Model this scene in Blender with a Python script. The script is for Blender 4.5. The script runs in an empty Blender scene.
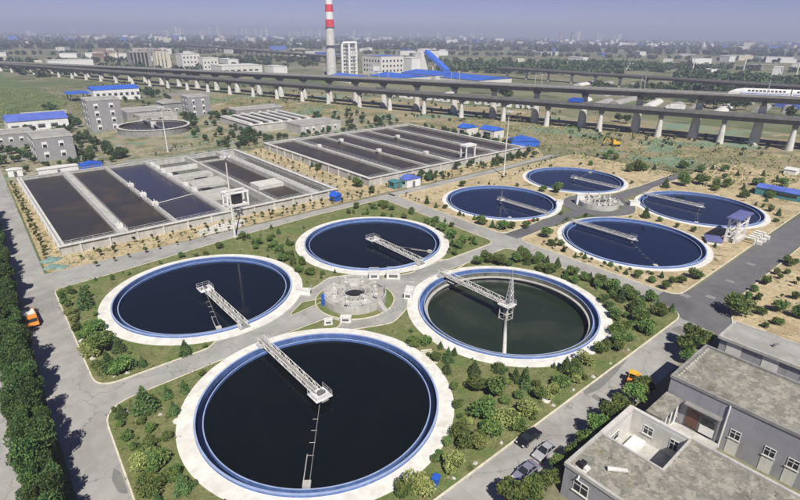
import bpy, math, random
from mathutils import Matrix, Vector
from mathutils.geometry import tessellate_polygon
R = math.radians
rnd = random.Random(7)
scene = bpy.context.scene
col = scene.collection

# ------------------------------------------------------------------ camera
CAM_H = 51.0
cam_data = bpy.data.cameras.new('camera')
cam_data.sensor_width = 36.0
cam_data.lens = 23.113
cam_data.clip_start = 1.0
cam_data.clip_end = 30000.0
cam = bpy.data.objects.new('camera', cam_data)
col.objects.link(cam)
cam.matrix_world = (Matrix.Translation((0, 0, CAM_H)) @ Matrix.Rotation(R(-40.6), 4, 'Z')
                    @ Matrix.Rotation(R(90 - 22.944), 4, 'X') @ Matrix.Rotation(R(0.595), 4, 'Z'))
scene.camera = cam

# ------------------------------------------------------------------ sky and sun
SUN_EL = 50.0
SUN_AZ = math.atan2(-0.75, -0.40)          # direction towards the sun in plan
sd = Vector((math.cos(SUN_AZ) * math.cos(R(SUN_EL)), math.sin(SUN_AZ) * math.cos(R(SUN_EL)), math.sin(R(SUN_EL))))
world = bpy.data.worlds.new('World')
scene.world = world
world.use_nodes = True
wn = world.node_tree
bg = wn.nodes['Background']
sky = wn.nodes.new('ShaderNodeTexSky')
sky.sky_type = 'NISHITA'
sky.sun_disc = False
sky.sun_elevation = R(SUN_EL)
sky.sun_rotation = math.atan2(sd.x, sd.y)
sky.altitude = 50
sky.air_density = 0.6
sky.dust_density = 0.0
sky.ozone_density = 3.0
tint = wn.nodes.new('ShaderNodeMix')
tint.data_type = 'RGBA'
tint.blend_type = 'MULTIPLY'
tint.inputs[0].default_value = 1.0
tint.inputs[7].default_value = (1.17, 0.93, 1.24, 1)
wn.links.new(sky.outputs[0], tint.inputs[6])
wn.links.new(tint.outputs[2], bg.inputs[0])
bg.inputs[1].default_value = 0.040
sun_data = bpy.data.lights.new('sun', 'SUN')
sun_data.energy = 4.5
sun_data.angle = R(0.55)
sun_data.color = (1.0, 0.945, 0.85)
sun = bpy.data.objects.new('sun', sun_data)
col.objects.link(sun)
sun.rotation_euler = sd.to_track_quat('Z', 'Y').to_euler()
scene.view_settings.view_transform = 'Standard'
scene.view_settings.look = 'None'
scene.view_settings.gamma = 1.0
scene.view_settings.exposure = 0.46
scene.cycles.volume_bounces = 0
scene.cycles.max_bounces = 6
scene.cycles.diffuse_bounces = 3
scene.cycles.glossy_bounces = 3
scene.cycles.transmission_bounces = 3
scene.cycles.transparent_max_bounces = 8

# ------------------------------------------------------------------ helpers
class MB:
    """collects boxes, tubes, rings into one mesh"""
    def __init__(s): s.v = []; s.f = []; s.m = []; s.cur = 0
    def add(s, vs, fs):
        b = len(s.v); s.v += [tuple(p) for p in vs]
        for f in fs: s.f.append(tuple(i + b for i in f)); s.m.append(s.cur)
        return s
    def box(s, x0, x1, y0, y1, z0, z1):
        if x0 > x1: x0, x1 = x1, x0
        if y0 > y1: y0, y1 = y1, y0
        if z0 > z1: z0, z1 = z1, z0
        return s.add([(x0,y0,z0),(x1,y0,z0),(x1,y1,z0),(x0,y1,z0),(x0,y0,z1),(x1,y0,z1),(x1,y1,z1),(x0,y1,z1)],
              [(0,3,2,1),(4,5,6,7),(0,1,5,4),(1,2,6,5),(2,3,7,6),(3,0,4,7)])
    def hexa(s, b, t):
        return s.add(list(b) + list(t), [(3,2,1,0),(4,5,6,7),(0,1,5,4),(1,2,6,5),(2,3,7,6),(3,0,4,7)])
    def cyl(s, cx, cy, z0, z1, r0, r1=None, n=16, cap=True):
        if r1 is None: r1 = r0
        vs = []
        for k in range(n):
            a = 2*math.pi*k/n; c, d = math.cos(a), math.sin(a)
            vs += [(cx+r0*c, cy+r0*d, z0), (cx+r1*c, cy+r1*d, z1)]
        fs = [(2*k, (2*k+2) % (2*n), (2*k+3) % (2*n), 2*k+1) for k in range(n)]
        if cap: fs += [tuple(2*k+1 for k in range(n)), tuple(2*k for k in reversed(range(n)))]
        return s.add(vs, fs)
    def tube(s, p, q, r, n=4, r2=None):
        p, q = Vector(p), Vector(q); d = q - p
        if d.length < 1e-6: return s
        r2 = r if r2 is None else r2
        z = d.normalized(); x = z.orthogonal().normalized(); y = z.cross(x)
        vs = []
        for k in range(n):
            a = 2*math.pi*(k+.5)/n; o = x*math.cos(a) + y*math.sin(a)
            vs += [p + o*r, q + o*r2]
        fs = [(2*k, (2*k+2) % (2*n), (2*k+3) % (2*n), 2*k+1) for k in range(n)]
        fs += [tuple(2*k+1 for k in range(n)), tuple(2*k for k in reversed(range(n)))]
        return s.add(vs, fs)
    def ring(s, cx, cy, r0, r1, z0, z1, n=96, a0=0.0, a1=2*math.pi):
        full = abs(a1 - a0 - 2*math.pi) < 1e-6
        m = n if full else n + 1
        vs = []
        for k in range(m):
            a = a0 + (a1-a0)*k/n; c, d = math.cos(a), math.sin(a)
            vs += [(cx+r0*c, cy+r0*d, z0), (cx+r1*c, cy+r1*d, z0), (cx+r1*c, cy+r1*d, z1), (cx+r0*c, cy+r0*d, z1)]
        fs = []
        for k in range(n):
            i, j = 4*k, 4*((k+1) % m)
            fs += [(i+3, i+2, j+2, j+3), (i+2, i+1, j+1, j+2), (i+1, i, j, j+1), (i, i+3, j+3, j)]
        if not full: fs += [(0, 1, 2, 3), (4*n+3, 4*n+2, 4*n+1, 4*n)]
        return s.add(vs, fs)
    def disc(s, cx, cy, r, z, n=96):
        return s.add([(cx+r*math.cos(2*math.pi*k/n), cy+r*math.sin(2*math.pi*k/n), z) for k in range(n)], [tuple(range(n))])
    def poly(s, pts, z0, z1=None):
        n = len(pts)
        if z1 is None: return s.add([(x, y, z0) for x, y in pts], [tuple(range(n))])
        vs = [(x, y, z0) for x, y in pts] + [(x, y, z1) for x, y in pts]
        return s.add(vs, [tuple(range(n, 2*n)), tuple(reversed(range(n)))] + [(k, (k+1) % n, n+(k+1) % n, n+k) for k in range(n)])
    def mesh(s, name, mats, smooth=False):
        me = bpy.data.meshes.new(name); me.from_pydata(s.v, [], s.f)
        for m in (mats if isinstance(mats, (list, tuple)) else [mats]): me.materials.append(m)
        if any(s.m): me.polygons.foreach_set('material_index', s.m)
        if smooth: me.polygons.foreach_set('use_smooth', [True]*len(me.polygons))
        me.update(); return me
    def build(s, name, mats, parent=None, smooth=False):
        return link(name, s.mesh(name, mats, smooth), parent)

def link(name, me, parent=None):
    o = bpy.data.objects.new(name, me); col.objects.link(o)
    if parent: o.parent = parent
    return o
def tag(o, label, cat, group=None):
    o['label'] = label; o['category'] = cat
    if group: o['group'] = group
    return o
def thing(name, label, cat, loc=(0, 0, 0), rz=0.0, group=None, sc=None):
    o = bpy.data.objects.new(name, None); col.objects.link(o)
    o.location = loc; o.rotation_euler = (0, 0, rz)
    if sc is not None: o.scale = sc if isinstance(sc, (tuple, list)) else (sc, sc, sc)
    return tag(o, label, cat, group)
def struct(name, mb, m, smooth=False):
    o = mb.build(name, m, None, smooth); o['kind'] = 'structure'; return o
def stuff(name, mb_or_me, m, label, cat):
    o = mb_or_me.build(name, m) if isinstance(mb_or_me, MB) else link(name, mb_or_me)
    o['kind'] = 'stuff'; return tag(o, label, cat)

ONES = ['first','second','third','fourth','fifth','sixth','seventh','eighth','ninth','tenth','eleventh','twelfth','thirteenth',
        'fourteenth','fifteenth','sixteenth','seventeenth','eighteenth','nineteenth']
TENS = {2:('twenty','twentieth'),3:('thirty','thirtieth'),4:('forty','fortieth'),5:('fifty','fiftieth'),6:('sixty','sixtieth'),
        7:('seventy','seventieth'),8:('eighty','eightieth'),9:('ninety','ninetieth')}
def ordinal(k):
    if k < 19: return ONES[k]
    t, o = divmod(k+1, 10)
    if t > 9: return 'hundred and ' + ordinal(k - 100) if k >= 100 else 'hundredth'
    return TENS[t][1] if o == 0 else TENS[t][0] + '-' + ONES[o-1]
CA, SA = math.cos(R(40.6)), math.sin(R(40.6))
def img_x(u, v):                                  # left-to-right order as seen in the photo
    x, y = u*CA - v*SA, u*SA + v*CA
    return x / max(y, 1)

# ------------------------------------------------------------------ materials
def nt_new(name):
    m = bpy.data.materials.new(name); m.use_nodes = True
    nt = m.node_tree; b = nt.nodes['Principled BSDF']
    return m, nt, b
def noise(nt, vec, scale, detail=4, rough=.55, dist=0):
    n = nt.nodes.new('ShaderNodeTexNoise'); n.inputs['Scale'].default_value = scale
    n.inputs['Detail'].default_value = detail; n.inputs['Roughness'].default_value = rough
    n.inputs['Distortion'].default_value = dist
    nt.links.new(vec, n.inputs['Vector']); return n.outputs['Fac']
def ramp(nt, fac, lo, hi):
    n = nt.nodes.new('ShaderNodeMapRange'); n.inputs['From Min'].default_value = lo; n.inputs['From Max'].default_value = hi
    n.interpolation_type = 'SMOOTHSTEP'
    nt.links.new(fac, n.inputs['Value']); return n.outputs['Result']
def ramp2(nt, fac, lo, hi, a, b):
    n = nt.nodes.new('ShaderNodeMapRange'); n.inputs['From Min'].default_value = lo; n.inputs['From Max'].default_value = hi; n.inputs['To Min'].default_value = a; n.inputs['To Max'].default_value = b
    nt.links.new(fac, n.inputs['Value']); return n.outputs['Result']
def mixc(nt, fac, a, b, mode='MIX'):
    n = nt.nodes.new('ShaderNodeMix'); n.data_type = 'RGBA'; n.blend_type = mode
    for s, val in ((n.inputs[0], fac), (n.inputs[6], a), (n.inputs[7], b)):
        if isinstance(val, (int, float)): s.default_value = val
        elif isinstance(val, (tuple, list)): s.default_value = (*val, 1) if len(val) == 3 else val
        else: nt.links.new(val, s)
    return n.outputs[2]
def bump(nt, b, h, strength, dist):
    n = nt.nodes.new('ShaderNodeBump'); n.inputs['Strength'].default_value = strength; n.inputs['Distance'].default_value = dist
    nt.links.new(h, n.inputs['Height']); nt.links.new(n.outputs[0], b.inputs['Normal'])
def pos(nt):
    return nt.nodes.new('ShaderNodeNewGeometry').outputs['Position']
def plain(name, c, rough=.7, var=.15, scale=.8, metal=0.0, streak=None, bmp=0.0, c2=None, c2scale=.12, c2lo=.5, c2hi=.65):
    """one colour with soft stains and fine mottling in world space"""
    m, nt, b = nt_new(name); p = pos(nt)
    d = tuple(x*(1-var*1.6) for x in c); l = tuple(min(1, x*(1+var)) for x in c)
    out = mixc(nt, ramp(nt, noise(nt, p, scale, 6, .65), .3, .7), d, l)
    if c2: out = mixc(nt, ramp(nt, noise(nt, p, c2scale, 5, .6, .5), c2lo, c2hi), out, c2)
    if streak:
        mp = nt.nodes.new('ShaderNodeMapping'); mp.inputs['Scale'].default_value = (1.2, 1.2, .12); nt.links.new(p, mp.inputs['Vector'])
        out = mixc(nt, ramp(nt, noise(nt, mp.outputs[0], 1.4, 4, .6), .5, .75), out, streak)
    nt.links.new(out, b.inputs['Base Color']); b.inputs['Roughness'].default_value = rough; b.inputs['Metallic'].default_value = metal
    if bmp: bump(nt, b, noise(nt, p, scale*3, 4), bmp, .1)
    return m
def layered(name, base, layers, rough=.9, bmp=.4, bscale=1.2, bdist=.15):
    """base colour then (colour, noise scale, lo, hi) patches on top"""
    m, nt, b = nt_new(name); p = pos(nt); out = mixc(nt, ramp(nt, noise(nt, p, .6, 6, .7), .3, .7), tuple(x*.8 for x in base), tuple(x*1.15 for x in base))
    for i, (c, sc, lo, hi) in enumerate(layers):
        mp = nt.nodes.new('ShaderNodeMapping'); mp.inputs['Location'].default_value = (i*37.1, i*11.7, 0); nt.links.new(p, mp.inputs['Vector'])
        out = mixc(nt, ramp(nt, noise(nt, mp.outputs[0], sc, 7, .62, .3), lo, hi), out, c)
    fine = noise(nt, p, 2.6, 3, .7)
    out = mixc(nt, ramp(nt, fine, .25, .75), mixc(nt, 1.0, out, (.72, .72, .72), 'MULTIPLY'), out)
    nt.links.new(out, b.inputs['Base Color']); b.inputs['Roughness'].default_value = rough
    b.inputs['Specular IOR Level'].default_value = .15
    if bmp: bump(nt, b, noise(nt, p, bscale, 6, .7), bmp, bdist)
    return m
def leafmat(name, c1, c2, hue=.12):
    m, nt, b = nt_new(name); p = pos(nt)
    oi = nt.nodes.new('ShaderNodeObjectInfo')
    out = mixc(nt, ramp(nt, noise(nt, p, 1.1, 3, .6), .35, .65), c1, c2)
    hs = nt.nodes.new('ShaderNodeHueSaturation')
    mr = nt.nodes.new('ShaderNodeMapRange'); mr.inputs['To Min'].default_value = .72; mr.inputs['To Max'].default_value = 1.3
    nt.links.new(oi.outputs['Random'], mr.inputs['Value']); nt.links.new(mr.outputs[0], hs.inputs['Value'])
    mh = nt.nodes.new('ShaderNodeMapRange'); mh.inputs['To Min'].default_value = .5-hue*.25; mh.inputs['To Max'].default_value = .5+hue*.2
    nt.links.new(oi.outputs['Random'], mh.inputs['Value']); nt.links.new(mh.outputs[0], hs.inputs['Hue'])
    nt.links.new(out, hs.inputs['Color']); nt.links.new(hs.outputs[0], b.inputs['Base Color'])
    b.inputs['Roughness'].default_value = .65; b.inputs['Specular IOR Level'].default_value = .25
    return m
def watermat(name, c, rough=.04, ripple=.05, rs=1.5, c2=None, ior=1.33, c2s=.08):
    m, nt, b = nt_new(name); p = pos(nt)
    if c2: nt.links.new(mixc(nt, ramp(nt, noise(nt, p, c2s, 5, .6, 1), .42, .68), c, c2), b.inputs['Base Color'])
    else: b.inputs['Base Color'].default_value = (*c, 1)
    b.inputs['Roughness'].default_value = rough; b.inputs['IOR'].default_value = ior
    if rough < .09:   # wind-ruffled streaks next to calm water
        nt.links.new(ramp2(nt, noise(nt, p, .11, 5, .6, 1.2), .4, .7, rough, rough*5), b.inputs['Roughness'])
    if ripple: bump(nt, b, noise(nt, p, rs, 3, .6), ripple, .1)
    return m

M = {}
M['ground'] = layered('ground_mat', (.23, .225, .14), [((.14, .17, .08), .009, .46, .58), ((.31, .27, .18), .012, .55, .64), ((.075, .10, .045), .03, .54, .64), ((.28, .27, .23), .006, .58, .64)], bmp=.3, bscale=.4)
M['field'] = layered('field_mat', (.15, .195, .08), [((.24, .215, .12), .035, .56, .68), ((.10, .14, .055), .06, .5, .62)], bmp=.3)
M['sand'] = layered('sand_mat', (.54, .445, .275), [((.40, .32, .195), .10, .48, .62), ((.60, .51, .35), .22, .55, .66), ((.17, .16, .075), .30, .575, .66)], bmp=.9, bscale=.8, bdist=.3)
M['rough_sand'] = layered('rough_sand_mat', (.34, .29, .18), [((.20, .205, .11), .045, .48, .60), ((.47, .395, .25), .06, .54, .64), ((.20, .29, .20), .028, .52, .60), ((.12, .12, .065), .35, .60, .70)], bmp=.9, bscale=.6, bdist=.4)
M['lawn'] = layered('lawn_mat', (.215, .228, .098), [((.150, .205, .066), .16, .44, .62), ((.30, .26, .15), .22, .57, .70), ((.09, .115, .038), .7, .57, .68), ((.34, .30, .19), .5, .66, .72)], bmp=1.0, bscale=2.2, bdist=.2)
M['net'] = layered('net_mat', (.16, .215, .15), [((.27, .24, .15), .12, .52, .62), ((.10, .13, .07), .3, .56, .66)], bmp=.6)
def roadmat(name, c, crack=.55):
    """slab concrete: mottling, dirt, dark tyre-worn patches and wandering sealed cracks"""
    m, nt, b = nt_new(name); p = pos(nt)
    out = mixc(nt, ramp(nt, noise(nt, p, .25, 6, .7), .3, .7), tuple(x*.86 for x in c), tuple(x*1.1 for x in c))
    out = mixc(nt, ramp(nt, noise(nt, p, .07, 6, .62, .8), .50, .66), out, tuple(x*.74 for x in c))
    out = mixc(nt, ramp(nt, noise(nt, p, .9, 5, .7), .62, .74), out, tuple(x*.70 for x in c))
    v = nt.nodes.new('ShaderNodeTexVoronoi'); v.feature = 'DISTANCE_TO_EDGE'; v.inputs['Scale'].default_value = .11
    d = nt.nodes.new('ShaderNodeVectorMath'); d.operation = 'ADD'; nz = nt.nodes.new('ShaderNodeTexNoise'); nz.inputs['Scale'].default_value = .5
    nt.links.new(p, nz.inputs['Vector']); sc = nt.nodes.new('ShaderNodeVectorMath'); sc.operation = 'SCALE'; sc.inputs['Scale'].default_value = 3.5
    nt.links.new(nz.outputs['Color'], sc.inputs[0]); nt.links.new(p, d.inputs[0]); nt.links.new(sc.outputs[0], d.inputs[1]); nt.links.new(d.outputs[0], v.inputs['Vector'])
    k = nt.nodes.new('ShaderNodeMapRange'); k.inputs['From Min'].default_value = .004; k.inputs['From Max'].default_value = .010; k.inputs['To Min'].default_value = crack; k.inputs['To Max'].default_value = 0
    nt.links.new(v.outputs['Distance'], k.inputs['Value'])
    out = mixc(nt, k.outputs[0], out, tuple(x*.45 for x in c))
    nt.links.new(out, b.inputs['Base Color']); b.inputs['Roughness'].default_value = .85; bump(nt, b, noise(nt, p, 3, 4), .15, .05); return m
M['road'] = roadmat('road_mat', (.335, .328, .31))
M['asphalt'] = roadmat('asphalt_mat', (.135, .134, .140), .3)
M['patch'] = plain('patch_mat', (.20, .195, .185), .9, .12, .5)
M['white_conc'] = plain('white_conc_mat', (.70, .685, .64), .75, .10, .5, c2=(.54, .515, .46), c2scale=.35, c2lo=.52, c2hi=.75, streak=None)
M['kerb'] = plain('kerb_mat', (.62, .585, .47), .8, .12, .9)
M['conc'] = plain('conc_mat', (.45, .44, .415), .8, .12, .4, streak=(.30, .29, .27))
M['conc_light'] = plain('conc_light_mat', (.58, .57, .54), .8, .1, .4, streak=(.43, .42, .39))
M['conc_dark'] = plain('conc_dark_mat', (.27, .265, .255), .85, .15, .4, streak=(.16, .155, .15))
M['conc_stain'] = plain('conc_stain_mat', (.13, .135, .12), .75, .2, .5, streak=(.05, .055, .045))
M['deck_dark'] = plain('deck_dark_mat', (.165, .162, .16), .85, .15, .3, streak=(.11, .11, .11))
M['blue_paint'] = plain('blue_paint_mat', (.085, .155, .38), .5, .15, .6, streak=(.14, .21, .42))
M['pale_blue'] = plain('pale_blue_mat', (.30, .38, .58), .55, .10, .7)
M['dark_blue'] = plain('dark_blue_mat', (.035, .06, .16), .5, .2, .5)
M['white'] = plain('white_mat', (.72, .72, .71), .5, .09, .6)
M['offwhite'] = plain('offwhite_mat', (.66, .65, .62), .6, .08, .5, streak=(.52, .51, .48))
M['steel'] = plain('steel_mat', (.52, .53, .55), .45, .1, 1.0, metal=.2)
M['dark_steel'] = plain('dark_steel_mat', (.13, .13, .14), .5, .2, 1.0)
M['black'] = plain('black_mat', (.015, .015, .017), .6, .2, 1.0)
M['grey_paint'] = plain('grey_paint_mat', (.31, .31, .335), .75, .08, .25, streak=(.22, .22, .24))
M['grey_wall'] = plain('grey_wall_mat', (.27, .27, .28), .8, .08, .3, streak=(.27, .27, .265))
M['roof_conc'] = layered('roof_conc_mat', (.27, .26, .225), [((.38, .36, .31), .8, .48, .58), ((.18, .17, .14), .5, .54, .66), ((.24, .225, .15), .4, .60, .70), ((.44, .42, .36), 2.2, .58, .68), ((.16, .15, .12), 1.8, .60, .70)], bmp=.4, bscale=3)
M['roof_grey'] = plain('roof_grey_mat', (.34, .335, .32), .85, .12, .3, c2=(.26, .255, .24), c2scale=.15)
M['blue_roof'] = plain('blue_roof_mat', (.035, .13, .58), .45, .12, .2)
M['blue_roof_pale'] = plain('blue_roof_pale_mat', (.10, .155, .52), .5, .12, .2)
M['navy_roof'] = plain('navy_roof_mat', (.13, .14, .33), .5, .1, .3)
M['brick'] = plain('brick_mat', (.29, .19, .155), .85, .2, .1)
M['red'] = plain('red_mat', (.62, .045, .06), .6, .08, .2)
M['glass'], _nt, _b = nt_new('glass_mat')
_b.inputs['Base Color'].default_value = (.022, .026, .032, 1); _b.inputs['Roughness'].default_value = .06
M['trunk'] = plain('trunk_mat', (.13, .095, .065), .9, .2, 3)
M['leaf_row'] = leafmat('leaf_row_mat', (.034, .072, .024), (.090, .145, .042), .08)
M['leaf_bush'] = leafmat('leaf_bush_mat', (.060, .115, .030), (.150, .205, .056))
M['leaf_conifer'] = leafmat('leaf_conifer_mat', (.050, .098, .034), (.110, .168, .056), .1)
M['leaf_yellow'] = leafmat('leaf_yellow_mat', (.17, .205, .060), (.30, .33, .12), .05)
M['leaf_sapling'] = leafmat('leaf_sapling_mat', (.06, .08, .026), (.11, .125, .042))
M['leaf_far'] = leafmat('leaf_far_mat', (.042, .075, .034), (.080, .118, .048))
M['weed'] = leafmat('weed_mat', (.13, .175, .050), (.25, .26, .105), .05)
M['rear_ground'] = layered('rear_ground_mat', (.34, .31, .21), [((.17, .19, .10), .09, .46, .58), ((.45, .39, .26), .08, .55, .66), ((.30, .30, .28), .05, .54, .60), ((.10, .12, .055), .4, .57, .66), ((.19, .27, .17), .06, .58, .64)], bmp=.9, bscale=.7, bdist=.3)
M['water'] = watermat('tank_water_mat', (.0035, .0070, .0135), .03, .02, 1.2)
M['water_near'] = watermat('near_water_mat', (.0030, .0052, .0062), .03, .02, 1.2, c2=(.0045, .0065, .0065), c2s=.12)
M['water_sky_sheen'] = watermat('sky_sheen_water_mat', (.0050, .0125, .0420), .03, .02, 1.2)  # far tanks: blue sky reflection at grazing view put into the base colour
M['water_basin'] = watermat('basin_water_mat', (.036, .032, .029), .3, .2, 2.5, c2=(.062, .048, .034), ior=1.2)
M['water_violet'] = watermat('violet_water_mat', (.030, .030, .052), .22, .16, 2.5, c2=(.044, .038, .046))
M['water_brown'] = watermat('brown_water_mat', (.040, .033, .027), .3, .15, 2.0, c2=(.062, .048, .037), ior=1.2)
M['water_green'] = watermat('green_water_mat', (.016, .026, .017), .07, .05, 1.2, c2=(.032, .040, .028), c2s=.06)
M['water_channel'] = watermat('channel_water_mat', (.006, .012, .035), .06, .03, 2)
M['orange'] = plain('orange_mat', (.72, .27, .04), .45, .1, 1.5)
M['yellow'] = plain('yellow_mat', (.72, .42, .04), .45, .1, 1.5)
M['tyre'] = plain('tyre_mat', (.02, .02, .02), .8, .1, 3)
M['rim'] = plain('rim_mat', (.5, .5, .52), .3, .05, 3, metal=.8)
M['bright_blue'] = plain('bright_blue_mat', (.02, .10, .52), .5, .1, 1.5)
M['teal'] = plain('teal_mat', (.06, .22, .23), .6, .15, 1.0)
M['net_heap'] = plain('net_heap_mat', (.16, .27, .25), .9, .3, 2.5)
M['rust'] = plain('rust_mat', (.13, .062, .042), .6, .2, 1.5)
def paint(name, c):
    m, nt, b = nt_new(name); b.inputs['Base Color'].default_value = (*c, 1); b.inputs['Roughness'].default_value = .3
    b.inputs['Coat Weight'].default_value = .6; b.inputs['Coat Roughness'].default_value = .05; return m
M['car_black'] = paint('car_black_mat', (.010, .011, .013)); M['car_white'] = paint('car_white_mat', (.36, .36, .38)); M['car_lilac'] = paint('car_lilac_mat', (.20, .195, .27))
m_, nt_, b_ = nt_new('lamp_lens_mat'); b_.inputs['Base Color'].default_value = (.7, .72, .75, 1); b_.inputs['Roughness'].default_value = .15; M['lens'] = m_
m_, nt_, b_ = nt_new('tail_lens_mat'); b_.inputs['Base Color'].default_value = (.35, .02, .02, 1); b_.inputs['Roughness'].default_value = .2; M['tail'] = m_

# ------------------------------------------------------------------ ground, roads, lawns
def rpoly(pts, seg=6):
    """polygon points (x, y, corner radius) -> rounded outline"""
    out = []; n = len(pts)
    for i in range(n):
        p = Vector(pts[i][:2]); r = pts[i][2] if len(pts[i]) > 2 else 0
        if not r: out.append(tuple(p)); continue
        a = Vector(pts[i-1][:2]); b = Vector(pts[(i+1) % n][:2])
        da, db = (a-p), (b-p); t = min(r, da.length*.49, db.length*.49)
        s, e = p + da.normalized()*t, p + db.normalized()*t
        for k in range(seg+1):
            w = k/seg; out.append(tuple(s*(1-w)**2 + p*2*w*(1-w) + e*w*w))
    return out
def offset(line, d, closed=True):
    res = []; n = len(line)
    for i in range(n):
        p = Vector(line[i]); a = Vector(line[i-1] if (closed or i) else line[i]); b = Vector(line[(i+1) % n] if (closed or i < n-1) else line[i])
        t = (b-a)
        if t.length < 1e-6: t = Vector((1, 0))
        t.normalize(); res.append((p.x - t.y*d, p.y + t.x*d))
    return res
def strip(mb, line, w, z0, z1, closed=True):
    o = offset(line, w, closed); n = len(line)
    for i in range(n if closed else n-1):
        j = (i+1) % n
        a, b, c, d = line[i], line[j], o[j], o[i]
        mb.hexa([(*a, z0), (*b, z0), (*c, z0), (*d, z0)], [(*a, z1), (*b, z1), (*c, z1), (*d, z1)])
PITS = [(31.6, 55.0), (31.6, 99.7), (76.2, 99.9), (75.6, 55.0), (130.5, 101.5), (174.2, 101.9), (175.0, 57.1), (130.6, 56.9)]
def circ(c, r=17.9, n=64): return [(c[0]+r*math.cos(2*math.pi*k/n), c[1]+r*math.sin(2*math.pi*k/n)) for k in range(n)]
def arc(c, r, a0, a1, n=12): return [(c[0]+r*math.cos(R(a0+(a1-a0)*k/n)), c[1]+r*math.sin(R(a0+(a1-a0)*k/n))) for k in range(n+1)]
BASIN_PIT = [(12.4, 141.0), (91.8, 141.0), (91.8, 221.1), (12.4, 221.1)]
def sheet(name, pts, z, m, z0=None, holes=()):
    """a flat sheet (with a rim down to z0), holes cut out where the tanks and basins go down"""
    mb = MB(); loops = [list(pts)] + [list(h) for h in holes]
    flat = [(x, y, z) for lp in loops for x, y in lp]
    tris = tessellate_polygon([[Vector((x, y, 0)) for x, y in lp] for lp in loops]) if holes else None
    if tris is None: mb.poly(pts, z)
    else:
        fs = []
        for a, b, c in tris:
            A, B_, C_ = flat[a], flat[b], flat[c]
            fs.append((a, b, c) if (B_[0]-A[0])*(C_[1]-A[1])-(B_[1]-A[1])*(C_[0]-A[0]) > 0 else (a, c, b))
        mb.add(flat, fs)
    if z0 is not None:
        n = len(pts); mb.add([(x, y, z0) for x, y in pts]+[(x, y, z) for x, y in pts], [(k, (k+1) % n, n+(k+1) % n, n+k) for k in range(n)])
    return struct(name, mb, m)

sheet('ground', [(-5500, -5500), (11500, -5500), (11500, 11500), (-5500, 11500)], 0, M['ground'], None, [circ(c) for c in PITS] + [BASIN_PIT])
sheet('grass_field', rpoly([(10, 388, 8), (48, 398, 8), (70, 470, 8), (60, 760, 20), (10, 960, 20), (-80, 900, 20), (-60, 420, 20)]), .004, M['field'])
sheet('building_site_ground', rpoly([(120, 300, 20), (200, 236, 10), (222, 140, 10), (232, 40, 10), (240, -80, 20), (400, -90, 20), (345, 150, 30), (250, 440, 30), (140, 470, 30)]), .004, M['rough_sand'])
sheet('works_ground', rpoly([(7.5, 131, 3), (108, 133.5, 2), (200, 133, 5), (216, 150, 8), (205, 262, 8), (150, 320, 10), (70, 380, 10), (12, 380, 5)]), .008, M['sand'], None, [BASIN_PIT])
sheet('rear_works_ground', rpoly([(8, 226, 3), (205, 226, 3), (212, 262, 8), (152, 322, 10), (72, 384, 10), (13, 384, 5)]), .012, M['rear_ground'])
# pale concrete works roads
sheet('main_road', [(-.3, 10), (4.8, 10), (5.2, 24.2), (110, 24.2), (110, 131.5), (7, 131.5), (10, 300), (4, 300), (1.8, 150), (.2, 80)], .016, M['road'], None, [circ(c) for c in PITS[:4]])
sheet('outer_road', [(-14, 10), (-5.0, 10), (-4.6, 80), (-2.0, 160), (0, 230), (-9, 230), (-12, 120)], .016, M['road'])
sheet('verge_soil', [(-5.0, 10), (-.3, 10), (.2, 80), (1.8, 150), (3.6, 230), (0, 230), (-2.0, 160), (-4.6, 80)], .05, M['lawn'], .0)
sheet('service_path', offset([(108, 128.3), (75, 128.2), (50, 126.6), (22, 122.8), (7, 121.6)], 0) + offset([(7, 124.8), (22, 126.2), (50, 130.2), (75, 131.6), (108, 131.8)], 0), .024, M['asphalt'] if False else M['road'])
sheet('far_path', [(107, 128.4), (150, 128), (205, 131), (205, 133.5), (150, 131.6), (107, 132)], .024, M['road'])
sheet('asphalt_road', [(98, 22.8), (108, 22.8), (112, 26.8), (250, 27.2), (250, 34.6), (112, 34.4), (107.5, 38), (101.5, 38), (99, 31)], .022, M['asphalt'])
# raised lots with kerbs
north = rpoly([(6.7, 79.1, 3.5), (24.2, 79.1, .8), *arc(PITS[1], 19.2, -105, -45), (50.5, 87.2, 1.0), (55.5, 89.5, 1.5), (61, 87.0, 1.0), *arc(PITS[2], 19.2, -135, -75), (83.5, 79.6, .5), (101.3, 79.6, 3.0), (101.8, 127.8, 1.0), (75, 127.6), (50, 125.9), (22, 122.2), (7.4, 120.9, 1.6)])
south = rpoly([(5.2, 52), (6.2, 73.4, 4.5), (24.6, 74.0, .8), *arc(PITS[0], 19.2, 105, 45), (50, 66.5, 1), (54.0, 64.8, 1.6), (58, 66.5, 1), *arc(PITS[3], 19.2, 135, 75), (85, 74.9, .6), (100.8, 75.0, 2.5), (101.3, 31.0, 4.0), (5, 31.0, 1)])
east = rpoly([(107.8, 82.2, 3), (120.5, 82.0, 1), (138, 84), (152.6, 92, 5), (167, 84), (186, 82.0, 1), (215, 82.2, 2), (215, 127, 3), (107.8, 127.6, 2)])
southeast = rpoly([(107.8, 35.1, 3.5), (250, 35.3, 1), (250, 77, 1), (186, 77.2, 1), (167, 74), (152.6, 66.5, 5), (138, 74), (120, 77.0, 1), (107.8, 76.8, 3)])
corner = rpoly([(103.5, 22.8, 2.5), (112, 26.3, 2.5), (250, 26.5, 1), (250, -80, 1), (97.5, -80, 1), (97.5, 21.0, 1)])
KERB = [('lawn', north, M['lawn'], (1, 2)), ('lawn', south, M['lawn'], (0, 3)), ('sandy_lot', east, M['sand'], (4, 5)), ('sandy_lot', southeast, M['sand'], (6, 7)), ('sandy_lot', corner, M['sand'], ())]
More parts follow.
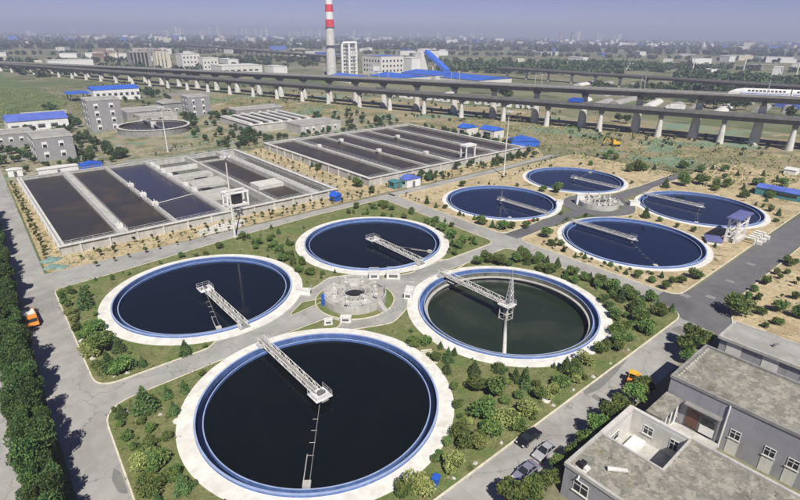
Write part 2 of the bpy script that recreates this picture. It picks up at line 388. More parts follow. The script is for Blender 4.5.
for nm, pl, m, hl in KERB:
    sheet(nm, pl, .11, m, .0, [circ(PITS[k]) for k in hl])
    k = MB(); area = sum(pl[i-1][0]*pl[i][1]-pl[i][0]*pl[i-1][1] for i in range(len(pl)))
    strip(k, pl, (-.22 if area > 0 else .22), 0, .155)
    struct('kerb', k, M['kerb'])
# roads of the far tank group
d = MB(); d.box(107.9, 216, 77.4, 81.8, .005, .03); struct('cross_road', d, M['asphalt'])
d = MB(); d.ring(152.6, 79.4, 7.0, 11.5, .005, .124, 64); struct('ring_road', d, M['asphalt'])
# small grass strips beside the ring road
for pts in ([(40.5, 79.6), (49.2, 80.6), (49.0, 82.0), (45, 83.2), (41, 80.6)], [(33, 74.6), (45.8, 74.4), (47, 71.6), (45, 70.4), (38, 74.0)],
            [(66, 82.6), (72.5, 80.4), (72.8, 79.5), (64.5, 81.0)], [(78.5, 79.7), (84, 79.6), (80.5, 80.4), (77.5, 80.6)], [(79, 75.2), (84.5, 74.9), (80, 74.2), (76.5, 74.7)]):
    sheet('grass_strip', rpoly([(x, y, .5) for x, y in pts]), .10, M['lawn'], .0)
    k = MB(); strip(k, rpoly([(x, y, .5) for x, y in pts]), .15, 0, .14); struct('kerb', k, M['kerb'])
# slab seams and stains on the pale roads: expansion joints cut as dark filler lines
j = MB()
for i, v in enumerate([x*6.0 + 12 for x in range(33)]):
    u0 = -.2 + max(0, (v-60))*.021; u1 = 5.0 + (v-53)*.02
    if 70 < v < 80 or 120 < v < 132: continue
    j.box(u0, u1, v, v+.05, .012, .0205)
for u in [x*6.0 + 12 for x in range(15)]: j.box(u, u+.05, 24.4, 30.8, .012, .0205)
for v in [x*6.0 + 34 for x in range(15)]: j.box(101.6, 107.6, v, v+.05, .012, .0205)
for u in [8+x*5 for x in range(5)]: j.box(u, u+.05, 74.4, 78.8, .012, .0205)
struct('road_joint', j, M['conc_dark'])
# painted crossing marks on the dark asphalt
pm = MB()
for (u, v) in [(113, 30.5), (124.5, 30.7), (139, 31), (109.5, 34.2)]:
    for k in range(2): pm.box(u-.5+k*.7, u-.25+k*.7, v-.9, v+.9, .01, .0265)
struct('road_marking', pm, M['conc'])
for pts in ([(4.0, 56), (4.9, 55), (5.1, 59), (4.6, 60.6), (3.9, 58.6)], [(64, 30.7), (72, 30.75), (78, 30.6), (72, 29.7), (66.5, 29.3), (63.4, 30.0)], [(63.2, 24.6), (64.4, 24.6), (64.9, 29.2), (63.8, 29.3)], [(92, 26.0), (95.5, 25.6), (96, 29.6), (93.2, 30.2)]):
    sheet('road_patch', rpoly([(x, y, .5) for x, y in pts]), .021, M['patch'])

# ------------------------------------------------------------------ clarifier tanks
TANKS = [  # name words, centre, bridge direction (+1 towards +v), water level, drained
    ('near round settling tank filled with black water at the bottom of the view', 31.6, 55.0, 1, 0, R(233)),
    ('round settling tank of dark water nearest the left-hand road', 31.6, 99.7, -1, 0, R(258)),
    ('round settling tank behind the circular distribution chamber, front group', 76.2, 99.9, -1, 0, R(-60)),
    ('half-drained round tank with murky green water and lattice mast', 75.6, 55.0, 1, 1, R(218)),
    ('round blue-rimmed tank at the left of the far group', 130.5, 101.5, -1, 0, R(230)),
    ('rearmost round tank of the far group', 174.2, 101.9, -1, 0, R(10)),
    ('far-right round tank beside the blue-roofed gantry', 175.0, 57.1, 1, 0, R(200)),
    ('round tank in front of the far group beside the V-shaped kerb road', 130.6, 56.9, 1, 0, R(228)),
]
TANKS[7] = ('front round tank of the far group, nearest the road crossing',) + TANKS[7][1:]
RO = 17.8
BR = ['white lattice bridge reaching into the near black-water tank', 'white lattice bridge over the tank nearest the left road',
      'white lattice bridge over the tank behind the distribution chamber', 'white lattice bridge over the half-drained green tank',
      'slim walkway bridge over the left tank of the far group', 'slim walkway bridge over the rearmost tank of the far group',
      'slim walkway bridge over the far-right tank beside the gantry', 'slim walkway bridge over the front tank of the far group']
AR = ['skimmer arm trailing across the near black-water tank', 'skimmer arm in the tank nearest the left road', 'skimmer arm in the tank behind the distribution chamber',
      'pale scraper pipe lying across the half-drained green tank', 'skimmer arm in the left tank of the far group', 'skimmer arm in the rearmost tank of the far group',
      'skimmer arm in the far-right tank beside the gantry', 'skimmer arm in the front tank of the far group']
for i, (lab, cx, cy, sgn, dr, arm) in enumerate(TANKS):
    t = thing('settling_tank', lab, 'tank', (cx, cy, 0), 0, 'round settling tanks')
    MB().ring(0, 0, RO+.01, RO+(2.3 if i < 4 else 1.45), -.2, .17, 128).build('apron', M['white_conc'], t)
    MB().ring(0, 0, RO-.26, RO, -.8, .52, 128).build('outer_wall', M['blue_paint'], t)
    MB().ring(0, 0, RO-.28, RO+.02, .522, .58, 128).build('coping', M['pale_blue'], t)
    MB().ring(0, 0, RO-1.12, RO-.27, -1.0, -.62, 128).build('channel', M['dark_blue'] if not dr else M['blue_paint'], t)
    if not dr: MB().ring(0, 0, RO-1.12, RO-.27, -.618, -.45, 128).build('channel_water', M['water_channel'], t)
    MB().ring(0, 0, RO-1.32, RO-1.13, -4.2 if dr else -1.2, .12, 128).build('weir_wall', M['blue_paint'] if not dr else M['conc_stain'], t)
    MB().ring(0, 0, RO-1.30, RO-1.14, .122, .17, 128).build('weir_edge', M['pale_blue'], t)
    if dr: MB().ring(0, 0, RO-1.95, RO-1.33, -1.0, -.8, 128).build('launder_ledge', M['conc'], t)
    MB().disc(0, 0, RO-1.325, -2.4 if dr else -.28, 128).build('water', M['water_green'] if dr else M['water_near'] if i == 0 else M['water'] if i < 4 else M['water_sky_sheen'], t)
    near = i < 4
    # centre column
    MB().cyl(0, 0, -4.2, .9, .55 if near else .4, n=20).build('centre_column', M['conc'], t)
    # bridge
    b = thing('tank_bridge', BR[i], 'bridge', (cx, cy, 0), 0 if sgn > 0 else math.pi, 'lattice bridges over the tanks')
    L0, L1, w, z0, z1 = -1.6, RO + (1.5 if near else .7), .55 if near else .42, .8 if near else .62, 1.72 if near else 1.35
    dk = MB(); dk.box(-w, w, L0, L1, z0, z0+.08)
    for k in range(int((L1-L0)/1.2)): dk.box(-w-.02, w+.02, L0+k*1.2, L0+k*1.2+.1, z0-.12, z0-.003)
    dk.build('deck', M['conc_dark'], b)
    for s in (-1, 1):
        tr = MB(); n = 13; st = (L1-L0-1.8)/n; r = .055 if near else .03
        ya = L0+1.6
        for zz in (z0+.06, z1): tr.tube((s*(w+.06), ya, zz), (s*(w+.06), L1, zz), r*1.25)
        for k in range(n+1): tr.tube((s*(w+.06), ya+k*st*.985, z0), (s*(w+.06), ya+k*st*.985, z1), r)
        for k in range(n):
            y = ya+k*st*.985
            tr.tube((s*(w+.06), y, z0 if k % 2 else z1), (s*(w+.06), y+st*.985, z1 if k % 2 else z0), r)
        tr.build('side_truss', M['offwhite'], b)
    hp = MB(); hp.box(-1.4 if near else -.9, 1.4 if near else .9, -1.4 if near else -.9, 1.3 if near else .8, z0+.083, z0+.20); hp.build('centre_platform', M['white'], b)
    hr = MB()
    e, rr = (1.33, .03) if near else (.85, .025)
    for (x, y) in [(-e, -e), (0, -e), (e, -e), (e, 0), (e, e*.93), (-e, e*.93), (-e, 0)]: hr.tube((x, y, z0+.2), (x, y, z0+1.1), rr)
    for zz in (z0+.65, z0+1.1):
        for a, c in (((-e, e*.93), (-e, -e)), ((-e, -e), (e, -e)), ((e, -e), (e, e*.93))): hr.tube((*a, zz), (*c, zz), rr)
    hr.build('platform_railing', M['steel'], b)
    dv = MB(); dv.cyl(0, 0, z0+.202, z0+.75, .38, n=14); dv.box(-.35, .9, -.25, .25, z0+.21, z0+.62); dv.build('drive_unit', M['dark_steel'], b)
    if near:
        fn = MB(); fn.box(-1.0, 1.0, L1-2.0, L1-.2, z0-.35, z0-.13)
        for s in (-1, 1): fn.tube((s*.8, L1-1.1, .2), (s*.8, L1-1.1, z0-.35), .09, 6)
        fn.build('end_support', M['steel'], b)
    else:
        fn = MB(); fn.box(-.9, .9, RO-.2, RO+.7, .2, z0-.13); fn.build('end_support', M['conc_light'], b)
    # skimmer arm
    sk = thing('skimmer_arm', AR[i], 'scraper', (cx, cy, 0), arm, 'skimmer arms in the tanks')
    if dr:
        MB().tube((.6, 0, -2.15), (14.6, 0, -2.25), .36, 12).build('pipe', M['conc_light'], sk, True)
        for k in range(6): MB().box(2+k*2.3, 2.25+k*2.3, -.3, .3, -4.2, -3.1).build('support', M['conc'], sk)
    else:
        MB().tube((1.0, 0, -.1), (15.7, 0, -.1), .045 if near else .02, 5).build('arm', M['conc_dark'], sk)
        for k in range(4): MB().tube((4.0+k*2.3, -.7, -.13), (4.0+k*2.3, .1, -.13), .04 if near else .02, 4).build('scum_blade', M['conc'], sk)
        bx = MB(); bx.tube((10.8 if near else 15, -.75, 0), (15.8, -.75, .05), .07, 6); bx.box(15.2, 16.2, -.8, .2, -.28, .2); bx.build('scum_box', M['conc'], sk)
    if dr:
        ms = MB(); a, h0, h1 = .62, 1.16, 6.6
        for sx in (-1, 1):
            for sy in (-1, 1): ms.tube((sx*a, sy*a, h0), (sx*.18, sy*.18, h1), .055)
        for k in range(6):
            f0, f1 = k/6, (k+1)/6; w0, w1 = a+(.18-a)*f0, a+(.18-a)*f1; za, zb = h0+(h1-h0)*f0, h0+(h1-h0)*f1
            c0 = [(-w0, -w0, za), (w0, -w0, za), (w0, w0, za), (-w0, w0, za)]; c1 = [(-w1, -w1, zb), (w1, -w1, zb), (w1, w1, zb), (-w1, w1, zb)]
            for q in range(4): ms.tube(c0[q], c1[(q+1) % 4], .04); ms.tube(c1[q], c1[(q+1) % 4], .035)
        lt = thing('lattice_mast', 'slender steel lattice mast in the middle of the green tank', 'mast', (cx+.4, cy-.3, 0))
        ms.build('lattice', M['steel'], lt)
        MB().tube((0, 0, 6.6), (0, 0, 8.6), .05).build('antenna_rod', M['steel'], lt)
        cg = MB()
        for sx in (-1, 1):
            for sy in (-1, 1): cg.tube((sx*1.0, sy*1.0, -4.2), (sx*.9, sy*.9, .82), .09, 6)
        for zz in (-2.2, -.9, .3):
            for a_, c_ in (((-.97, -.97), (.97, -.97)), ((.97, -.97), (.97, .97)), ((.97, .97), (-.97, .97)), ((-.97, .97), (-.97, -.97))): cg.tube((*a_, zz), (*c_, zz), .06)
        cg.build('centre_cage', M['conc_light'], t)
        vl = MB(); vl.box(-.5, .5, RO-3.4, RO-1.55, -.1, .05); vl.build('scum_trough', M['conc_light'], t)
# red lettering-like banner strip hung on the apron of the left far tank
bn = MB(); bn.ring(0, 0, RO+1.47, RO+1.5, .15, .42, 10, R(243), R(256)); o = bn.build('red_banner', M['red']); o.location = (130.5, 101.5, 0)
tag(o, 'faded red banner strip along the edge of the left far tank', 'banner')

# ------------------------------------------------------------------ distribution chambers
def chamber(label, cx, cy, rz, r, h, ring_green):
    if ring_green:
        e = MB(); e.ring(cx, cy, r+.01, r+1.5, .0, .13, 72); struct('island_lawn', e, M['lawn'])
        e = MB(); e.ring(cx, cy, r+1.5, r+1.68, .0, .18, 72); struct('kerb', e, M['kerb'])
    t = thing('distribution_chamber', label, 'chamber', (cx, cy, 0), rz, 'circular distribution chambers')
    MB().disc(0, 0, r-.02, .15, 48).build('chamber_floor', M['conc_stain'], t)
    MB().ring(0, 0, r-.25, r, 0, h, 64).build('outer_wall', M['conc'], t)
    MB().ring(0, 0, 2.1, 2.4, 0.15, h+.15, 40).build('inner_ring', M['conc'], t)
    MB().ring(0, 0, 3.7, 3.92, .15, h+.003, 48).build('middle_ring', M['conc_light'], t)
    MB().disc(0, 0, 2.1, h-.5, 40).build('well_water', M['black'], t)
    for k in range(12):
        a = 2*math.pi*k/12; c, s = math.cos(a), math.sin(a); wv = .13
        if k % 3 == 0: wv = .45
        q = MB(); p = lambda rr, oo: (c*rr - s*oo, s*rr + c*oo)
        zt = h+.006 if k % 3 else h+.05
        b4 = [p(2.41, -wv), p(r-.26, -wv), p(r-.26, wv), p(2.41, wv)]
        q.hexa([(*x, .16) for x in b4], [(*x, zt) for x in b4]); q.build('radial_wall', M['conc'], t)
    rr_ = random.Random(cx)
    for k in range(12):
        a0 = 2*math.pi*(k+.08)/12; a1 = 2*math.pi*(k+.92)/12
        if rr_.random() < .5: MB().ring(0, 0, 3.95, r-.28, h-.35-.5*rr_.random(), h-.12, 5, a0, a1).build('cover_slab', M['conc'], t)
    for k in range(8):
        a = 2*math.pi*(k+.5)/8; x, y = 4.6*math.cos(a), 4.6*math.sin(a)
        q = MB(); q.box(x-.3, x+.3, y-.3, y+.3, h-.3, h+.35); q.tube((x, y, h+.35), (x, y, h+1.25), .09, 6); q.box(x-.22, x+.22, y-.16, y+.16, h+1.0, h+1.35)
        q.build('gate_hoist', M['offwhite'], t)
    q = MB()
    for zz in (h+.55, h+1.05):
        pts = [((r-.12)*math.cos(2*math.pi*k/40), (r-.12)*math.sin(2*math.pi*k/40), zz) for k in range(38)]
        for a, b in zip(pts, pts[1:]): q.tube(a, b, .03)
    for k in range(0, 38, 2): q.tube((pts[k][0], pts[k][1], h), (pts[k][0], pts[k][1], h+1.05), .03)
    q.build('railing', M['steel'], t)
    for k in range(6):
        a = 2*math.pi*(k+.2)/6; x, y = 3.05*math.cos(a), 3.05*math.sin(a)
        MB().box(x-.35, x+.35, y-.3, y+.3, h-.6, h+.5+.3*(k % 3)).build('valve_box', M['conc'], t)
    q = MB()
    for k in range(6): q.box(-.6, .6, -r-1.9+k*.32, -r-.02, .15+k*h/6-.1, .15+(k+1)*h/6)
    q.build('steps', M['conc'], t)
chamber('round concrete distribution chamber with radial walls on the front traffic island', 54.1, 77.3, .2, 6.5, 1.75, True)
chamber('round concrete distribution chamber on the island of the far tank group', 152.6, 79.4, .9, 6.3, 1.6, False)
bb = MB(); bb.cyl(0, 0, 0, 1.9, .28, n=10); bb.box(-.35, .35, -.05, .05, 1.9, 2.6); o = bb.build('blue_post_sign', M['bright_blue']); o.location = (47.6, 79.2, .1); tag(o, 'small blue post sign on the grass of the front traffic island', 'sign')

# white cabinets and pipework around the ring road
def cabinet(label, x, y, rz, w, d, h, extra=True):
    t = thing('equipment_cabinet', label, 'cabinet', (x, y, .03), rz, 'white equipment cabinets by the tanks')
    MB().box(-w/2, w/2, -d/2, d/2, .15, h).build('body', M['white'], t)
    MB().box(-w/2-.12, w/2+.12, -d/2-.12, d/2+.12, 0, .15).build('plinth', M['conc'], t)
    MB().box(-w/2-.06, w/2+.06, -d/2-.06, d/2+.06, h+.002, h+.1).build('lid', M['offwhite'], t)
    MB().box(-w*.32, w*.32, -d/2-.025, -d/2-.002, h*.35, h*.8).build('door', M['dark_steel'], t)
    if extra:
        q = MB()
        for sx in (-1, 1):
            for sy in (-1, 1): q.tube((sx*w/2, sy*d/2, h+.1), (sx*w/2, sy*d/2, h+1.0), .035)
        for sy in (-1, 1): q.tube((-w/2, sy*d/2, h+1.0), (w/2, sy*d/2, h+1.0), .035)
        q.build('guard_rail', M['steel'], t)
cabinet('wide white equipment cabinet behind the front distribution chamber', 66.6, 79.9, -.75, 3.0, 1.4, 1.5)
cabinet('smaller white equipment cabinet behind the front distribution chamber', 63.2, 82.6, -.65, 2.2, 1.3, 1.4)
cabinet('grey-white valve cabinet at the rim of the half-drained tank', 63.9, 71.5, R(-50), 1.6, 3.6, 1.3)
cabinet('low white pump cabinet at the rim of the near tank', 47.6, 71.2, R(-42), 2.0, 1.1, 1.1, False)
cabinet('second low pump cabinet beside the near tank rim', 44.5, 72.6, R(-25), 1.5, 1.0, 1.0, False)
cabinet('pump cabinet at the right rim of the left tank', 47.2, 85.8, R(42), 1.2, 2.8, 1.2)
cabinet('tall white control cabinet on the far traffic island', 149.0, 84.2, .8, 2.2, 2.2, 3.0, False)
cabinet('white cabinet between the far island and the far-right tank', 161.5, 72.0, .8, 2.0, 3.0, 1.4, False)
cabinet('white cabinet beside the left tank of the far group', 143.6, 88.0, .8, 1.4, 2.2, 1.2, False)

# ------------------------------------------------------------------ rectangular basins
def rail_line(mb, a, b, z, h=1.0, step=2.4, r=.035):
    a, b = Vector(a), Vector(b); n = max(1, int((b-a).length/step))
    for zz in (z+h*.55, z+h): mb.tube((a.x, a.y, zz), (b.x, b.y, zz), r)
    for k in range(n+1):
        p = a.lerp(b, k/n); mb.tube((p.x, p.y, z), (p.x, p.y, z+h), r)
b1 = thing('aeration_basin', 'large rectangular concrete basin block with dark water cells, left', 'basin', (0, 0, 0), 0, 'rectangular concrete basins')
U0, U1, V0, V1, T = 12.0, 92.2, 140.6, 221.5, 2.4
for (x0, x1, y0, y1) in [(U0, U1, V0, V0+.9), (U0, U1, V1-.9, V1), (U0, U0+1.0, V0+.9, V1-.9), (U1-1.0, U1, V0+.9, V1-.9)]:
    MB().box(x0, x1, y0, y1, -3.0, T).build('outer_wall', M['conc'], b1)
MB().box(U0-.35, U1+.35, V0-.45, V0+1.0, T+.003, T+.16).build('coping', M['conc_light'], b1)
MB().box(U0-.35, U0+1.1, V0+1.0, V1+.35, T+.003, T+.16).build('coping', M['conc_light'], b1)
MB().box(U0+1.1, U1+.35, V1-1.0, V1+.35, T+.003, T+.16).build('coping', M['conc'], b1)
MB().box(U1-1.1, U1+.35, V0+1.0, V1-1.0, T+.003, T+.16).build('coping', M['conc_light'], b1)
DIV = [(25.2, 27.8, T+.12), (39.2, 40.4, T+.10), (53.4, 55.4, T+.14), (69.6, 70.8, T+.08), (83.0, 86.2, T+.12)]
for (x0, x1, zt) in DIV: MB().box(x0, x1, V0+1.003, V1-1.003, -3.0, zt).build('dividing_wall', M['conc'], b1)
CELLS = [(U0+1.0, 25.2), (27.8, 39.2), (40.4, 53.4), (55.4, 69.6), (70.8, 83.0), (86.2, U1-1.0)]
for k, (x0, x1) in enumerate(CELLS):
    if k < 3:
        MB().box(x0+.002, x1-.002, V0+.902, V1-.902, -3, T-.75).build('water', M['water_violet'] if k == 2 else M['water_basin'], b1)
    else:
        MB().box(x0+.002, x1-.002, V0+.902, V1-.902, -3, -2.2).build('cell_floor', M['conc_dark'], b1)
        MB().box(x0+.004, x1-.004, V0+.904, V1-.904 if k != 5 else V1-16, -2.198, (.3, .9, 1.0)[k-3]).build('shallow_water', M['water_basin'] if k != 3 else M['conc_stain'], b1)
# cross walls and raised concrete boxes in the empty cells
for (x0, x1, y0, y1, z0, z1, m) in [(55.5, 69.5, 206, 206.6, -2, 2.2, 'conc_light'), (55.5, 69.5, 190, 196, -2, 1.5, 'conc'), (58, 69.5, 176, 186, -2, 1.2, 'conc'),
        (55.5, 66, 160, 170, -2, 1.3, 'conc'), (71, 82.9, 211, 211.6, -2, 1.6, 'conc'), (73.5, 82.9, 160, 167, -2, 2.2, 'conc_light'), (60, 61, 141.6, 160, -2, 2.1, 'conc_light')]:
    MB().box(x0, x1, y0, y1, z0, z1).build('cross_wall', M[m], b1)
for (x0, x1, y0, y1) in [(57, 62, 172.0, 174.5), (62, 66.5, 187, 189), (58, 60, 198, 203)]:
    q = MB(); q.box(x0, x1, y0, y1, -2.0, .9); q.build('hopper', M['black'], b1)
q = MB()
for x in (25.35, 27.65, 39.35, 53.55, 55.25, 70.6, 83.15, 86.05): rail_line(q, (x, V0+1.2), (x, V1-1.2), T+.1)
for y in (V0+.1, V1-.15): rail_line(q, (U0+.1, y), (U1-.1, y), T+.16)
for x in (U0+.1, U1-.15): rail_line(q, (x, V0+.1), (x, V1-.1), T+.16)
q.build('railing', M['steel'], b1)
for (x, y) in [(54.4, 206), (54.4, 199), (54.4, 192), (54.4, 176), (54.4, 168), (39.8, 172), (39.8, 186), (39.8, 160), (26.5, 146), (54.4, 212)]:
    q = MB(); q.box(x-.9, x+.9, y-.8, y+.8, T+.15, T+1.1); q.tube((x, y, T+1.1), (x, y, T+1.9), .15, 6); q.build('mixer_motor', M['offwhite'], b1)
q = MB(); q.tube((40.6, 163, T-.5), (53.3, 166.5, T-.5), .12, 6); q.build('scum_pipe', M['offwhite'], b1)
for k in range(12):
    x = U0+4+k*6.6; q = MB(); q.box(x, x+.45, V0-.28, V0-.003, 0, T-.01); q.build('buttress', M['conc_light'], b1)
for k in range(12):
    y = V0+4+k*6.6; q = MB(); q.box(U0-.25, U0-.003, y, y+.45, 0, T-.01); q.build('buttress', M['conc_light'], b1)
fr = thing('hoist_frame', 'white steel hoist frame at the front edge of the left basin', 'frame', (58.6, 144.6, 2.4))
for (x, y) in [(-3.2, -1.6), (3.2, -1.6), (-3.2, 1.6), (3.2, 1.6)]: MB().box(x-.22, x+.22, y-.22, y+.22, 0, 4.2).build('post', M['white'], fr)
q = MB()
for y in (-1.6, 1.6): q.box(-3.6, 3.6, y-.25, y+.25, 4.203, 4.7)
for x in (-3.2, 3.2): q.box(x-.2, x+.2, -1.34, 1.34, 4.21, 4.6)
q.build('top_beam', M['white'], fr)
MB().box(-1.2, 1.6, -1.0, 1.0, .8, 3.6).build('screen_machine', M['black'], fr)
MB().box(-3.0, 3.0, -1.9, 1.9, .2, .75).build('bed', M['offwhite'], fr)

b2 = thing('sludge_basin', 'long rectangular basin with brown water lanes beyond the left basin', 'basin', (0, 0, 0), 0, 'rectangular concrete basins')
P0, P1, Q0, Q1, T2 = 107.3, 197.0, 142.5, 223.5, 3.0
for (x0, x1, y0, y1) in [(P0, P1, Q0, Q0+.9), (P0, P1, Q1-.9, Q1), (P0, P0+1.0, Q0+.9, Q1-.9), (P1-1.0, P1, Q0+.9, Q1-.9)]:
    MB().box(x0, x1, y0, y1, -1, T2).build('outer_wall', M['conc'], b2)
for (x0, x1, y0, y1) in [(P0-.3, P1+.3, Q0-.4, Q0+1.0), (P0-.3, P0+1.1, Q0+1.0, Q1+.3), (P0+1.1, P1+.3, Q1-1, Q1+.3), (P1-1.1, P1+.3, Q0+1.0, Q1-1)]:
    MB().box(x0, x1, y0, y1, T2+.003, T2+.15).build('coping', M['conc_light'], b2)
MB().box(P0+1.002, P1-1.002, Q0+.902, Q1-.902, -1, T2-.8).build('water', M['water_brown'], b2)
for (x, w) in [(122.6, 2.0), (138, .9), (151.2, 2.0), (165.6, .9), (180.0, 1.8)]:
    MB().box(x-w/2, x+w/2, Q0+1.003, Q1-1.003, 0, T2+.02).build('dividing_wall', M['conc'], b2)
q = MB()
for x in (121.7, 123.5, 150.3, 152.1, 180): rail_line(q, (x, Q0+1.2), (x, Q1-1.2), T2+.1, step=3)
for y in (Q0+.1, Q1-.1): rail_line(q, (P0, y), (P1, y), T2+.15, step=3)
q.build('railing', M['steel'], b2)
for (x, y) in [(138, 176), (165.6, 196), (151.2, 160), (122.6, 200), (138, 205)]:
    q = MB(); q.box(x-1, x+1, y-.8, y+.8, T2+.12, T2+1.2); q.build('mixer_motor', M['offwhite'], b2)
for k in range(11):
    y = Q0+5+k*7; q = MB(); q.box(P0-.25, P0-.003, y, y+.5, 0, T2-.01); q.build('buttress', M['conc_light'], b2)
    x = P0+5+k*7.6; q = MB(); q.box(x, x+.5, Q0-.25, Q0-.003, 0, T2-.01); q.build('buttress', M['conc_light'], b2)
f2 = thing('gantry_frame', 'white portal frame standing on the front edge of the brown-water basin', 'frame', (161.5, 145.2, 3.0), 0)
for x in (-2.6, 2.6):
    for y in (-1.5, 1.5): MB().box(x-.25, x+.25, y-.25, y+.25, 0, 4.6).build('post', M['white'], f2)
MB().box(-3.2, 3.2, -1.9, 1.9, 4.603, 5.3).build('top_slab', M['white'], f2)
MB().box(-1.5, 1.5, -1, 1, .15, 1.2).build('machine', M['dark_steel'], f2)

# ------------------------------------------------------------------ buildings
def window_on(parent, face, at, s, z, w, h, frame='white', mull=1, sill=True, depth=.12):
    """face '-u' (at = u of the wall, s = v centre) or '-v' (at = v of the wall, s = u centre): frame, panes, sill"""
    def bx(a0, a1, d0, d1, z0, z1):
        mb = MB()
        return mb.box(at-d1, at-d0, a0, a1, z0, z1) if face == '-u' else mb.box(a0, a1, at-d1, at-d0, z0, z1)
    f = MB(); t = .08
    for (a0, a1, z0, z1) in [(s-w/2, s-w/2+t, z, z+h), (s+w/2-t, s+w/2, z, z+h), (s-w/2+t, s+w/2-t, z, z+t), (s-w/2+t, s+w/2-t, z+h-t, z+h)]:
        b = bx(a0, a1, .002, .07, z0, z1); f.add(b.v, b.f)
    for k in range(mull):
        c = s-w/2+w*(k+1)/(mull+1); b = bx(c-.04, c+.04, .002, .065, z+t, z+h-t); f.add(b.v, b.f)
    b = bx(s-w/2+t, s+w/2-t, .002, .06, z+h*.62, z+h*.62+.07); f.add(b.v, b.f)
    o = f.build('window', M[frame], parent)
    bx(s-w/2+t, s+w/2-t, .0015, .03, z+t, z+h-t).build('pane', M['glass'], o)
    if sill: bx(s-w/2-.1, s+w/2+.1, .002, .16, z-.1, z-.003).build('sill', M['conc_light'], o)
def parapet(parent, pts, z0, z1, w, m):
    mb = MB(); strip(mb, pts, w, z0, z1); mb.build('parapet', m, parent)

lb = thing('office_block', 'flat-roofed grey building with sunken white courtyard, bottom right corner', 'building', (0, 0, 0), 0, 'grey flat-roofed buildings')
A0, A1, VB, Z = 44.6, 60.2, 21.9, 5.0
C0, C1, D0, D1 = 52.4, 59.6, 14.2, 21.3           # courtyard opening
VE = -45
for (x0, x1, y0, y1) in [(A0, C0, VE, VB), (C0, C1+.6, VE, D0), (C0, C1+.6, D1, VB), (C1, C1+.6, D0, D1)]:
    MB().box(x0, x1, y0, y1, 0, Z-.42).build('wall', M['grey_paint'], lb)
for (x0, x1, y0, y1) in [(A0+.3, C0-.22, VE, VB-.3), (C0-.22, A1-.3, VE, D0-.22)]:
    MB().box(x0, x1, y0, y1, Z-.418, Z-.30).build('roof', M['roof_conc'], lb)
pr = MB()
for (x0, x1, y0, y1) in [(A0-.12, A0+.28, VE, VB+.12), (A0+.28, C0-.25, VB-.28, VB+.12), (C0-.25, C0-.005, D0-.25, VB+.12), (C0-.005, A1+.05, D0-.25, D0-.005), (A1-.3, A1+.1, VE, D0-.25)]:
    pr.box(x0, x1, y0, y1, Z-.45, Z)
pr.build('parapet', M['conc'], lb)
pc = MB(); pc.box(C0, C1+.6, D1+.12, VB+.12, Z-.42, Z+.02); pc.box(C1+.1, C1+.62, D0, D1+.115, Z-.42, Z+.02); pc.build('courtyard_parapet', M['conc_light'], lb)
MB().box(C0+.01, C1-.01, D0+.01, D1-.01, .0, 1.1).build('courtyard_floor', M['conc'], lb)
pl = MB()
pl.box(C0+.01, C1-.01, D1-.03, D1-.004, 1.1, Z-.43); pl.box(C1-.03, C1-.004, D0, D1-.035, 1.1, Z-.43); pl.build('courtyard_wall', M['conc_light'], lb)
window_on(lb, '-u', C1-.03, 18.9, 2.4, 1.3, 1.3); window_on(lb, '-u', C1-.03, 15.6, 2.2, 1.1, 1.6)
window_on(lb, '-v', D1-.03, 55.0, 2.2, 2.6, 1.4)
q = MB(); q.box(C0+2.5, C1-.6, D1-2.6, D1-1.0, 1.1, 1.75); q.build('planter', M['white'], lb)
q = MB(); q.box(C0+1.2, C0+2.6, D0+2.2, D0+3.2, 1.1, 2.0); q.build('roof_duct', M['kerb'], lb)
window_on(lb, '-u', A0, 19.6, 2.0, 1.9, 1.7); window_on(lb, '-u', A0, 15.2, 2.0, 1.9, 1.7); window_on(lb, '-u', A0, 10.8, 2.0, 1.9, 1.7)
q = MB(); q.tube((A0+2.9, 18.3, Z-.02), (A0+4.3, 16.6, Z+.05), .28, 10); q.build('roof_vent_pipe', M['conc_light'], lb)
MB().box(A0+4.05, A0+4.45, 16.3, 16.5, Z-.3, Z+.1).build('vent_stand', M['conc'], lb)
ac = thing('roof_camera_box', 'small black and white device on the corner of the bottom right roof', 'device', (A0+1.1, VB-1.3, Z-.3))
MB().box(-.45, .45, -.5, .1, .1, .75).build('housing', M['black'], ac); MB().box(-.4, .35, -.95, -.55, .1, .45).build('white_box', M['white'], ac); MB().box(-.6, .6, -1.0, .3, 0, .098).build('base_plate', M['conc_light'], ac)
q = MB(); q.tube((A0-.05, VB-1.9, Z-.5), (A0-.5, VB-2.0, Z-.75), .09, 6); q.build('drain_spout', M['white'], lb)

# terrace link and rooftop stair hut
tl = thing('terrace_link', 'low concrete terrace with stair hut between the two grey blocks', 'terrace')
MB().box(60.45, 67.1, 12.6, 20.6, 0, .8).build('slab', M['conc'], tl)
MB().box(60.45, 67.1, 20.0, 20.55, .803, 3.0).build('end_wall', M['white_conc'], tl)
MB().box(61.2, 66.8, 18.2, 19.9, .803, 4.6).build('stair_hut', M['white'], tl)
MB().box(60.9, 67.0, 17.9, 20.2, 4.603, 4.85).build('hut_roof', M['roof_conc'], tl)
for x in (62.2, 63.8, 65.4): MB().box(x-.4, x+.4, 18.14, 18.197, 1.6, 3.9).build('hut_opening', M['glass'], tl)

